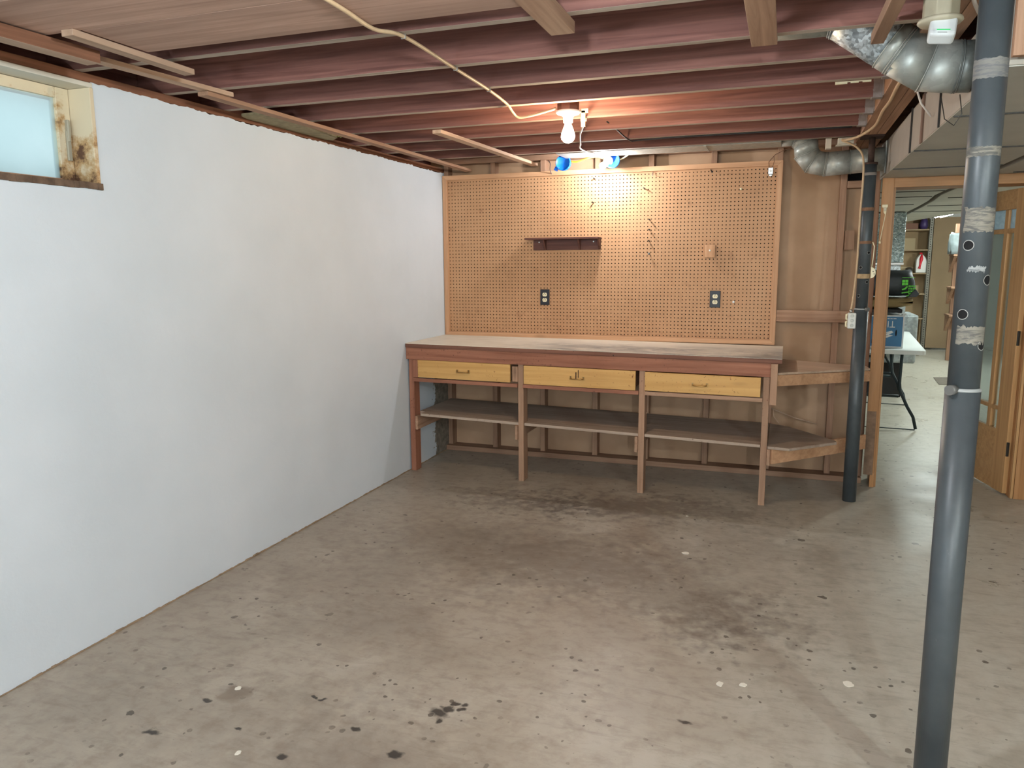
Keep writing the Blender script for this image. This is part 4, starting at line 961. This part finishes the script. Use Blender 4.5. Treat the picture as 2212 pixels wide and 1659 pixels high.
def m_glass():
    t = NT('door_glass'); tp = t.new('ShaderNodeBsdfTransparent'); tp.inputs['Color'].default_value = (0.95, 0.98, 0.975, 1)
    gl = t.new('ShaderNodeBsdfGlossy'); gl.inputs['Roughness'].default_value = 0.04; gl.inputs['Color'].default_value = (0.9, 0.95, 0.97, 1)
    lw = t.new('ShaderNodeLayerWeight'); lw.inputs['Blend'].default_value = 0.25
    ms = t.new('ShaderNodeMixShader'); t.link(t.math('ADD', t.math('MULTIPLY', lw.outputs['Fresnel'], 0.7), 0.04), ms.inputs[0]); t.link(tp.outputs[0], ms.inputs[1]); t.link(gl.outputs[0], ms.inputs[2])
    t.link(ms.outputs[0], t.n['Material Output'].inputs['Surface']); return t.m
def m_film():
    t = NT('wrinkled_film_glass'); tp = t.new('ShaderNodeBsdfTranslucent'); tp.inputs['Color'].default_value = (0.72, 0.86, 0.94, 1)
    df = t.new('ShaderNodeBsdfDiffuse'); v = t.coord(rand=False); n = t.noise(v, 14, 4, 0.6, 1.5); t.link(t.ramp(n, ((0.3, lin((130, 156, 176))), (0.7, lin((206, 222, 232))))), df.inputs['Color'])
    ms = t.new('ShaderNodeMixShader'); ms.inputs[0].default_value = 0.5; t.link(tp.outputs[0], ms.inputs[1]); t.link(df.outputs[0], ms.inputs[2])
    t.link(ms.outputs[0], t.n['Material Output'].inputs['Surface']); return t.m
dpart('pane', 0.1456, W - 0.1456, 0.4006, 1.6419, -0.003, 0.001, m_glass(), 0)
dpart('top_pane', 0.1456, W - 0.1456, 1.6721, 1.7899, -0.003, 0.001, m_film(), 0)
for z in (0.30, 1.0, 1.65):
    dpart('hinge', -0.012, -0.0005, z - 0.045, z + 0.045, 0.004, 0.018, DARKMETAL, 0.002)
m = MB(); c = H0 + dv * (W - 0.07); m.cyl(c + nv * 0.0185 + Vector((0, 0, 0.95)), c + nv * 0.045 + Vector((0, 0, 0.95)), 0.010, 12); m.lathe([(0.010, 0.045), (0.026, 0.050), (0.028, 0.062), (0.018, 0.072), (0, 0.074)], c + Vector((0, 0, 0.95)), nv, 20); put('knob', m, BRASS, dt)

# ------------------------------------------------------------------ far room
t = thing('folding_table', (3.30, 2.5, 0), 'white plastic folding table with dark bent legs beyond the doorway', 'table')
ca, sa = math.cos(-0.066), math.sin(-0.066)
def tw(x, y):   # table frame: x across (0 right edge, negative left), y away from the viewer
    return (3.622 + x * ca - y * sa, 1.560 + x * sa + y * ca)
def rrect(x0, x1, y0, y1, r):
    P = []
    for cx, cy, a0 in ((x1 - r, y1 - r, 0), (x0 + r, y1 - r, PI / 2), (x0 + r, y0 + r, PI), (x1 - r, y0 + r, 1.5 * PI)):
        for k in range(5): a = a0 + PI / 2 * k / 4; P.append(tw(cx + r * math.cos(a), cy + r * math.sin(a)))
    return P
m = MB(); m.prism(rrect(-0.76, 0, 0, 1.93, 0.045), 0.702, 0.738); put('table_top', m, plain('white_hdpe', (222, 230, 228), 0.45), t, 0.005)
LEGM = plain('table_leg_paint', (40, 52, 56), 0.45, 0.3)
def tl(pts, yy, r=0.0135):
    m = MB(); m.tube([tw(p[0], yy)[:2] + (p[1],) for p in pts], r, 10); return put('leg', m, LEGM, t)
Rp = [(-0.155, 0.7015), (-0.160, 0.42), (-0.150, 0.343), (-0.085, 0.205), (-0.035, 0.120), (-0.008, 0.0145)]
for yy in (0.33, 1.62):
    tl(Rp, yy); tl([(-0.76 - p[0], p[1]) for p in Rp], yy)
    for s in (0, 1):
        q = [(-0.245, 0.7015), (-0.225, 0.50), (-0.172, 0.405), (-0.160, 0.345)]
        if s: q = [(-0.76 - a, b) for a, b in q]
        m = MB(); m.tube([tw(a, yy + 0.03)[:2] + (b,) for a, b in q], 0.012, 8); put('brace', m, LEGM, t)
    for z, x in ((0.297, -0.16), (0.495, -0.235)):
        m = MB(); m.tube([tw(x, yy + 0.004)[:2] + (z,), tw(-0.76 - x, yy + 0.004)[:2] + (z,)], 0.013, 8); put('crossbar', m, LEGM, t)
    m = MB(); m.tube([tw(-0.012, yy + 0.016)[:2] + (0.0045,), tw(-0.748, yy + 0.016)[:2] + (0.0045,)], 0.004, 8); put('foot_bar', m, LEGM, t)
# blue box
t = thing('cardboard_box', (3.32, 1.9, 0.7385), 'dark blue printed box upside down on the white folding table', 'box')
boxpart('carton', (3.165, 3.468, 1.735, 2.08, 0.7388, 1.018), plain('white_card', (214, 220, 222), 0.6), t, 0.002)
boxpart('printed_face', (3.169, 3.455, 1.7335, 1.7349, 0.752, 1.006), plain('blue_print', (26, 106, 152), 0.4, 0, 0.06, 6), t, 0)
def text_mesh(s, size):
    cu = D.curves.new('txt', 'FONT'); cu.body = s; cu.size = size; cu.extrude = 0.0003; cu.align_x = 'LEFT'
    ob = D.objects.new('txt', cu); COL.objects.link(ob); dg = bpy.context.evaluated_depsgraph_get(); me = D.meshes.new_from_object(ob.evaluated_get(dg))
    D.objects.remove(ob); return me
def put_text(name, s, size, x_right, z_base, y, mat, parent, sx=1.0):
    """lettering turned upside down on a face towards -Y: starts at the right, runs left"""
    me = text_mesh(s, size); mb = MB(); mb.bm.from_mesh(me)
    for v in mb.bm.verts:
        a, b, c = v.co; v.co = Vector((x_right - a * sx, y - c, z_base - b))
    D.meshes.remove(me); return put(name, mb, mat, parent)
LW = plain('print_white', (216, 222, 222), 0.5)
put_text('lettering', 'TI', 0.080, 3.398, 0.968, 1.7330, LW, t, 0.95)
m = MB()
for k in range(14): m.box(3.395 - k * 0.0115, 3.395 - k * 0.0115 + 0.007, 1.7328, 1.7334, 0.985, 0.993)
put('small_print', m, LW, t)
m = MB(); m.prism([(3.235, 0.845), (3.372, 0.886), (3.388, 0.872), (3.350, 0.852), (3.386, 0.846), (3.340, 0.826), (3.236, 0.815)], 1.7327, 1.7334, 'y'); put('emblem', m, LW, t)
m = MB()
for p in ([(3.26, 0.838), (3.345, 0.868), (3.33, 0.858)], [(3.25, 0.828), (3.352, 0.848), (3.33, 0.838)], [(3.24, 0.821), (3.33, 0.832), (3.30, 0.824)]): m.prism(p, 1.7322, 1.7328, 'y')
m.prism([(3.22, 0.812), (3.34, 0.824), (3.30, 0.795), (3.22, 0.775)], 1.7327, 1.7334, 'y'); put('emblem_shadow', m, plain('print_navy', (10, 36, 66), 0.5), t)
m = MB(); m.prism([(3.408 + 0.006 * math.cos(2 * PI * k / 20), 0.868 + 0.028 * math.sin(2 * PI * k / 20)) for k in range(20)], 1.7325, 1.7334, 'y'); put('hand_hole', m, BLACK, t)
m = MB(); m.box(3.448, 3.478, 1.74, 1.80, 1.0185, 1.028); m.box(3.415, 3.478, 1.738, 1.77, 1.0285, 1.036); put('flap', m, LW, t, 0.001)
o = boxpart('tray', (3.15, 3.448, 1.76, 2.10, 1.0365, 1.068), RUBBER, None, 0.006); tag(o, 'black tray resting on the blue box', 'tray')
m = MB(); vs = m.box(3.10, 3.525, 1.78, 2.12, 1.069, 1.160)
bmesh.ops.subdivide_edges(m.bm, edges=m.bm.edges[:], cuts=6, use_grid_fill=True)
for v in m.bm.verts:
    u = (v.co.y - 1.95) / 0.17; w = (v.co.z - 1.1145) / 0.0455
    v.co.z = 1.1145 + 0.0455 * w * (1 - 0.45 * abs(u) ** 3) + (0.010 * mnoise.noise(v.co * 9) if w > 0 else 0) + (0.022 * max(0, (v.co.x - 3.40) / 0.12) if w < 0 else 0)
for f in m.bm.faces: f.smooth = True
tag(put('paper_sack', m, plain('kraft_paper', (140, 122, 82), 0.8, 0, 0.15, 8)), 'folded brown paper sack under the black bag on the table', 'sack')
t = thing('soil_bag', (3.34, 2.0, 1.162), 'black plastic bag with bright green print on top of the table stack', 'bag')
m = MB(); m.box(3.10, 3.548, 1.86, 2.16, 1.176, 1.392)
bmesh.ops.subdivide_edges(m.bm, edges=m.bm.edges[:], cuts=9, use_grid_fill=True)
for v in m.bm.verts:
    w = (v.co.z - 1.282) / 0.11; u = (v.co.x - 3.32) / 0.22; q = (v.co.y - 2.01) / 0.15
    v.co.x += -0.030 * max(0, w) * u - 0.0 + 0.018 * max(0, -w) * max(0, u); v.co.y = 2.01 + 0.15 * q * (1 - 0.35 * abs(w) ** 3) * (1 - 0.2 * abs(u) ** 4)
    v.co.z += 0.012 * mnoise.noise(v.co * 11) * max(0, w); v.co += mnoise.noise_vector(v.co * 16) * 0.006
for f in m.bm.faces: f.smooth = True
PLASTIC = plain('black_bag_film', (50, 57, 61), 0.5, 0, 0.3, 12, 0.5)
put('sack', m, PLASTIC, t)
m = MB(); m.prism([(3.49, 1.166), (3.556, 1.168), (3.578, 1.195), (3.548, 1.235), (3.52, 1.21)], 1.83, 1.88, 'y'); put('sack_corner', m, PLASTIC, t, 0.004)
GREEN = plain('green_print', (104, 226, 62), 0.5); y = 1.842
m = MB()
for i in range(2):
    for k in range(2): m.box(3.440 + i * 0.0245, 3.462 + i * 0.0245, y, y + 0.001, 1.268 + k * 0.0235, 1.289 + k * 0.0235)
m.prism([(3.440, 1.236), (3.462, 1.244), (3.478, 1.262), (3.488, 1.256), (3.470, 1.232), (3.446, 1.226)], y, y + 0.001, 'y')
m.prism([(3.442, 1.208), (3.500, 1.216), (3.500, 1.206), (3.442, 1.198)], y, y + 0.001, 'y')
put('green_emblem', m, GREEN, t)
m = MB()
for r_ in range(4):
    x = 3.492
    while x < 3.540:
        wd = 0.006 + 0.004 * random.random(); zb = 1.190 + r_ * 0.021
        m.box(x, x + wd, y, y + 0.001, zb, zb + 0.012); m.box(x + 0.001, x + wd - 0.001, y, y + 0.001, zb + 0.013, zb + 0.015); x += wd + 0.0035
m.box(3.478, 3.546, y, y + 0.001, 1.176, 1.182); m.box(3.440, 3.538, y + 0.004, y + 0.005, 1.330, 1.334)
put('green_print', m, GREEN, t)
# galvanized plenum behind the table
t = thing('furnace_duct', (3.5, 3.9, 0), 'crinkled galvanized plenum standing behind the folding table', 'duct')
SHINY = galvanized('crinkled_foil', (200, 214, 216), 0.16, 60, 0.0, contrast=0.5); 
def crink():
    t2 = NT('crinkled_metal'); v = t2.coord(); n = t2.noise(v, 38, 4, 0.6, 1.0); t2.col(t2.ramp(n, ((0.3, lin((120, 140, 146))), (0.7, lin((214, 226, 228)))))); t2.b.inputs['Metallic'].default_value = 0.9; t2.rough(0.22); t2.bump(n, 0.9, 0.03); return t2.m
boxpart('upper_plenum', (3.18, 3.660, 3.60, 4.20, 1.455, 1.978), crink(), t, 0.004)
boxpart('flange', (3.17, 3.664, 3.59, 4.21, 1.430, 1.454), STEEL, t, 0.002)
boxpart('middle_plenum', (3.19, 3.640, 3.61, 4.19, 1.312, 1.4295), GALV_BIG, t, 0.003)
boxpart('flange', (3.17, 3.645, 3.59, 4.21, 1.292, 1.3115), STEEL, t, 0.002)
GALV_CAB = galvanized('galvanized_cabinet', (150, 160, 162), 0.4, 40, 0.2, contrast=0.22)
boxpart('cabinet', (3.19, 3.715, 3.62, 4.21, 0.905, 1.2915), GALV_CAB, t, 0.003)
boxpart('cabinet', (3.19, 3.845, 3.60, 4.21, 0.385, 0.9045), GALV_CAB, t, 0.02)
boxpart('base', (3.25, 3.74, 3.70, 4.15, 0.0005, 0.3845), RUBBER, t, 0.003)
# far shelves
t = thing('storage_shelves', (4.45, 9.05, 0), 'tall tan shelving at the far end of the next room', 'shelves')
TANB = plain('tan_board', (156, 132, 100), 0.8, 0, 0.1, 4)
boxpart('back_panel', (4.00, 4.72, 9.20, 9.215, 0.02, 2.25), TANB, t, 0.002)
for z in (0.52, 0.93, 1.27, 1.655, 1.985): boxpart('shelf', (4.00, 4.690, 8.90, 9.199, z - 0.02, z), plain('shelf_edge_wood', (166, 144, 114), 0.7), t, 0.002)
boxpart('side_board', (4.655, 4.675, 8.96, 9.199, 0.02, 0.4995), TANB, t, 0.002)
m = MB(); m.box(4.6905, 4.735, 8.885, 8.889, 0.0005, 2.25); m.box(4.731, 4.735, 8.889, 8.93, 0.0005, 2.25)
post = put('angle_post', m, plain('slotted_steel', (120, 116, 106), 0.5, 0.5), t)
m = MB()
for k in range(56): m.box(4.705, 4.718, 8.8838, 8.8849, 0.05 + k * 0.039, 0.068 + k * 0.039)
put('slots', m, BLACK, post)
t = thing('detergent_jug', (4.61, 9.02, 1.271), 'white jug with a red handle stripe on the far shelf', 'jug')
m = MB(); m.prism([(4.53, 1.272), (4.685, 1.272), (4.69, 1.30), (4.69, 1.46), (4.665, 1.52), (4.62, 1.575), (4.585, 1.575), (4.545, 1.52), (4.53, 1.48)], 8.93, 9.09, 'y'); put('body', m, WHITE, t, 0.012, 3)
REDP = plain('red_plastic', (214, 36, 52), 0.4)
m = MB(); m.tube([(4.605, 8.922, 1.572), (4.602, 8.918, 1.50), (4.59, 8.92, 1.40), (4.583, 8.92, 1.36), (4.578, 8.92, 1.342)], 0.02, 12, True, [0.012, 0.028, 0.015, 0.017, 0.024]); put('handle', m, REDP, t)
m = MB(); m.cyl((4.602, 9.0, 1.5765), (4.602, 9.0, 1.605), 0.022, 16); put('cap', m, REDP, t)
m = MB(); m.lathe([(0, 0), (0.05, 0.0), (0.06, 0.03), (0.055, 0.075), (0.03, 0.09), (0, 0.092)], (4.44, 9.0, 1.2712), (0, 0, 1), 20); tag(put('jar', m, plain('dark_jar', (66, 60, 52), 0.35)), 'small dark round jar left of the white jug', 'jar')
o = boxpart('carton', (4.30, 4.52, 8.93, 9.15, 1.986, 2.085), plain('dull_red_carton', (132, 96, 80), 0.8), None, 0.002); tag(o, 'flat brownish carton on the top far shelf', 'box')
m = MB(); m.lathe([(0.0, 0), (0.05, 0.005), (0.075, 0.06), (0.06, 0.14), (0.03, 0.18), (0, 0.19)], (4.610, 9.02, 1.988), (0.05, 0, 1), 18)
for v in m.bm.verts: v.co += mnoise.noise_vector(v.co * 18) * 0.01
tag(put('purple_bag', m, plain('purple_film', (78, 62, 112), 0.4)), 'crumpled purple bag beside the carton on the top far shelf', 'bag')
for k, (z, w) in enumerate(((0.93, .13), (1.27, .10), (1.655, .19))):
    o = boxpart('cardboard', (4.05, 4.52 if k else 4.62, 9.12, 9.19, z + 0.001, z + w), plain('pale_cardboard', (186, 166, 132), 0.8), None, 0.002)
    tag(o, 'pale cardboard slab leaning on the %s' % ('middle shelf of the far shelving', 'far shelf behind the dark jar', 'shelf above the white jug')[k], 'cardboard')
o = boxpart('hardboard_sheet', (4.745, 5.135, 8.87, 8.90, 0.03, 2.17), plain('brown_hardboard_sheet', (142, 120, 92), 0.75, 0, 0.08, 2), None, 0.002); tag(o, 'tall plain tan hardboard sheet beside the far shelving', 'panel')
t = thing('wall_shelving', (4.95, 7.2, 0), 'wooden bracket shelving half hidden behind the near column', 'shelves')
boxpart('upright', (4.80, 4.86, 7.36, 7.42, 0.0005, 2.0), STUD('z'), t, 0.002)
for z in (0.70, 1.10, 1.56):
    boxpart('shelf', (4.73, 5.10, 7.0, 7.36, z - 0.025, z), STUD('x'), t, 0.002)
    m = MB(); m.prism([(7.02, z - 0.0255), (7.3595, z - 0.0255), (7.3595, z - 0.26)], 4.74, 4.78, 'x'); put('bracket', m, STUD('z'), t, 0.002)
m = MB(); m.box(4.70, 4.99, 7.02, 7.30, 1.561, 1.86); bmesh.ops.subdivide_edges(m.bm, edges=m.bm.edges[:], cuts=5, use_grid_fill=True)
for v in m.bm.verts: v.co += mnoise.noise_vector(v.co * 8) * (0.03 if v.co.z > 1.60 else 0.0)
for f in m.bm.faces: f.smooth = True
tag(put('plastic_bag', m, plain('grey_bag', (112, 122, 124), 0.35, 0, 0.3, 10)), 'grey crumpled plastic bag on the bracket shelving', 'bag')
t = thing('tube_light', (4.57, 6.5, 2.09), 'lit fluorescent tube fixture on the far room ceiling', 'lamp')
boxpart('housing', (4.50, 4.64, 5.50, 7.50, 2.125, 2.20), WHITE, t, 0.004)
for x in (4.535, 4.605):
    m = MB(); m.cyl((x, 5.53, 2.108), (x, 7.47, 2.108), 0.0155, 14); put('tube', m, emit('tube_glow', (0.88, 1.0, 0.95, 1), 62.0), t)
m = MB()
for y in (5.8, 7.2): m.cyl((4.57, y, 2.2003), (4.57, y, 2.3595), 0.004, 8)
put('hanger', m, STEEL, t)
m = MB(); m.prism([(4.329, 5.40), (4.292, 4.79), (4.435, 4.80), (4.515, 5.45)], 0.0005, 0.006); tag(put('floor_plate', m, plain('dark_plate', (104, 96, 86), 0.8, 0, 0.2, 12)), 'dark flat plate on the far room floor', 'plate')
m = MB(); m.tube([(4.60, 4.95, 0.012), (4.59, 4.39, 0.012), (4.487, 3.82, 0.014)], 0.011, 8, squash=1.6); tag(put('metal_bar', m, plain('grey_bar', (138, 134, 126), 0.5, 0.4)), 'grey metal bar on the floor behind the door glass', 'bar')
m = MB(); m.tube([(2.450, 0.03, 0.470), (2.60, 0.03, 0.412), (2.745, 0.035, 0.378)], 0.004, 8); tag(put('stick', m, LATH('x')), 'thin stick leaning under the corner shelf beside the workbench', 'stick')
m = MB(); m.tube([(2.462, 0.0, 0.47), (2.468, -0.01, 0.42), (2.505, -0.05, 0.379)], 0.003, 8); tag(put('stick', m, LATH('x')), 'short bent twig behind the right bench leg', 'stick')

o = boxpart('board', (3.032, 3.9, -3.10, -3.075, 2.00, 2.372), STUD('z'), None, 0.002); tag(o, 'brown board above the trunk duct end right of the near column', 'board')
m = MB()
for i in range(420):
    y0 = -8.15 + i * 8.23 / 420; h = 0.005 + 0.006 * mnoise.noise(Vector((y0 * 6, 2, 0))) + 0.005 * mnoise.noise(Vector((y0 * 30, 4, 0)))
    m.box(0.0004, 0.004 + max(0.0, 0.6 * h), y0, y0 + 8.23 / 420, 0.0003, max(0.003, h))
tag(put('baseboard_left', m, plain('bare_concrete_edge', (150, 128, 104), 0.9, 0, 0.25, 20)), 'ragged unpainted strip along the foot of the white wall', 'edge strip', kind='structure')
m = MB(); m.box(2.655, 2.700, -2.012, -2.002, 2.180, 2.1895); m.box(2.712, 2.742, -2.010, -2.004, 2.182, 2.1895); m.box(2.756, 2.788, -2.010, -2.004, 2.182, 2.1895); m.box(2.70, 2.756, -2.009, -2.005, 2.186, 2.1895)
tag(put('metal_clip', m, CREAM), 'broken pale strip under the joist near the right end hangers', 'clip')
# paint chips on the floor
chips = [(2.085, -1.673, .040, .016, 'largest, leaf-shaped'), (2.351, -2.891, .022, .018, 'left one of a pair'), (2.429, -2.871, .024, .014, 'right one of a pair'), (2.779, -2.745, .034, .020, 'nearest the grey column'),
         (0.991, -3.769, .016, .012, 'near the dark oil drops at the bottom'), (2.02, -1.08, .016, .008, 'in the bench shadow'), (0.75, -3.47, .022, .012, 'pale crumb at the lower left')]
for k, (x, y, a, b, w) in enumerate(chips):
    m = MB(); P = []
    for i in range(14):
        an = 2 * PI * i / 14; rr = 1 + 0.35 * mnoise.noise(Vector((math.cos(an) * 1.4 + k * 5, math.sin(an) * 1.4, 0))); P.append((x + a * 0.5 * rr * math.cos(an), y + b * rr * math.sin(an)))
    m.prism(P, 0.0004, 0.0018); tag(put('paint_chip', m, plain('white_chip', (226, 220, 206), 0.7)), 'white paint chip on the concrete, %s' % w, 'paint chip', 'paint chips on the floor')

# ------------------------------------------------------------------ light
def lamp(name, at, power, col, r=0.04):
    l = D.lights.new(name, 'POINT'); l.energy = power; l.color = col; l.shadow_soft_size = r
    o = D.objects.new(name, l); o.location = at; COL.objects.link(o); return o
lamp('ceiling_bulb_light', (2.0, -4.30, 2.03), 42, (0.86, 0.94, 1.0))
lamp('ceiling_bulb_light', (4.35, -5.70, 2.00), 105, (0.82, 0.97, 0.98))
lamp('ceiling_bulb_light', (3.36, -7.8, 1.90), 180, (0.82, 0.93, 1.0), 0.02)
lamp('ceiling_bulb_light', (1.0, -7.2, 1.35), 80, (0.72, 0.88, 1.0), 0.12)  # low fill light added out of view to lift joist faces and bench shade
lamp('unseen_far_room_light', (6.4, 4.6, 2.1), 170, (0.90, 1.0, 0.97), 0.10)  # unseen fill light added to brighten the wall behind the door glass
lamp('unseen_far_room_light', (4.6, 2.6, 2.15), 80, (0.90, 1.0, 0.96), 0.10)
w = D.worlds.new('sky'); SC.world = w; w.use_nodes = True
nt = w.node_tree; bg = nt.nodes['Background']
tc = nt.nodes.new('ShaderNodeTexCoord'); sp = nt.nodes.new('ShaderNodeSeparateXYZ'); nt.links.new(tc.outputs['Generated'], sp.inputs[0])
rp = nt.nodes.new('ShaderNodeValToRGB'); rp.color_ramp.elements[0].position = 0.08; rp.color_ramp.elements[0].color = (0.98, 1.0, 1.0, 1); rp.color_ramp.elements[1].position = 0.22; rp.color_ramp.elements[1].color = (0.46, 0.64, 0.66, 1)
nt.links.new(sp.outputs['Z'], rp.inputs[0]); nt.links.new(rp.outputs[0], bg.inputs['Color']); bg.inputs['Strength'].default_value = 0.9

# ------------------------------------------------------------------ camera
f, yaw, pitch, roll = 1658.04, 0.3413, 0.1568, -0.0059
cy, sy, cp, sp_ = math.cos(yaw), math.sin(yaw), math.cos(pitch), math.sin(pitch)
fwd = Vector((-sy * cp, cy * cp, -sp_)); right = Vector((cy, sy, 0)); up = right.cross(fwd)
r2 = right * math.cos(roll) + up * math.sin(roll); u2 = -right * math.sin(roll) + up * math.cos(roll)
cam = D.cameras.new('camera'); co = D.objects.new('camera', cam); COL.objects.link(co)
co.matrix_world = Matrix(((r2.x, u2.x, -fwd.x, 2.5061), (r2.y, u2.y, -fwd.y, -5.5077), (r2.z, u2.z, -fwd.z, 1.4783), (0, 0, 0, 1)))
cam.sensor_fit = 'HORIZONTAL'; cam.sensor_width = 36.0; cam.lens = f / 2212 * 36.0; cam.clip_start = 0.05
SC.camera = co
SC.view_settings.view_transform = 'Standard'; SC.view_settings.look = 'None'; SC.view_settings.gamma = 1.0; SC.view_settings.exposure = 0.44
SC.cycles.use_denoising = True
for o in D.objects:
    if '_o' in o: del o['_o']
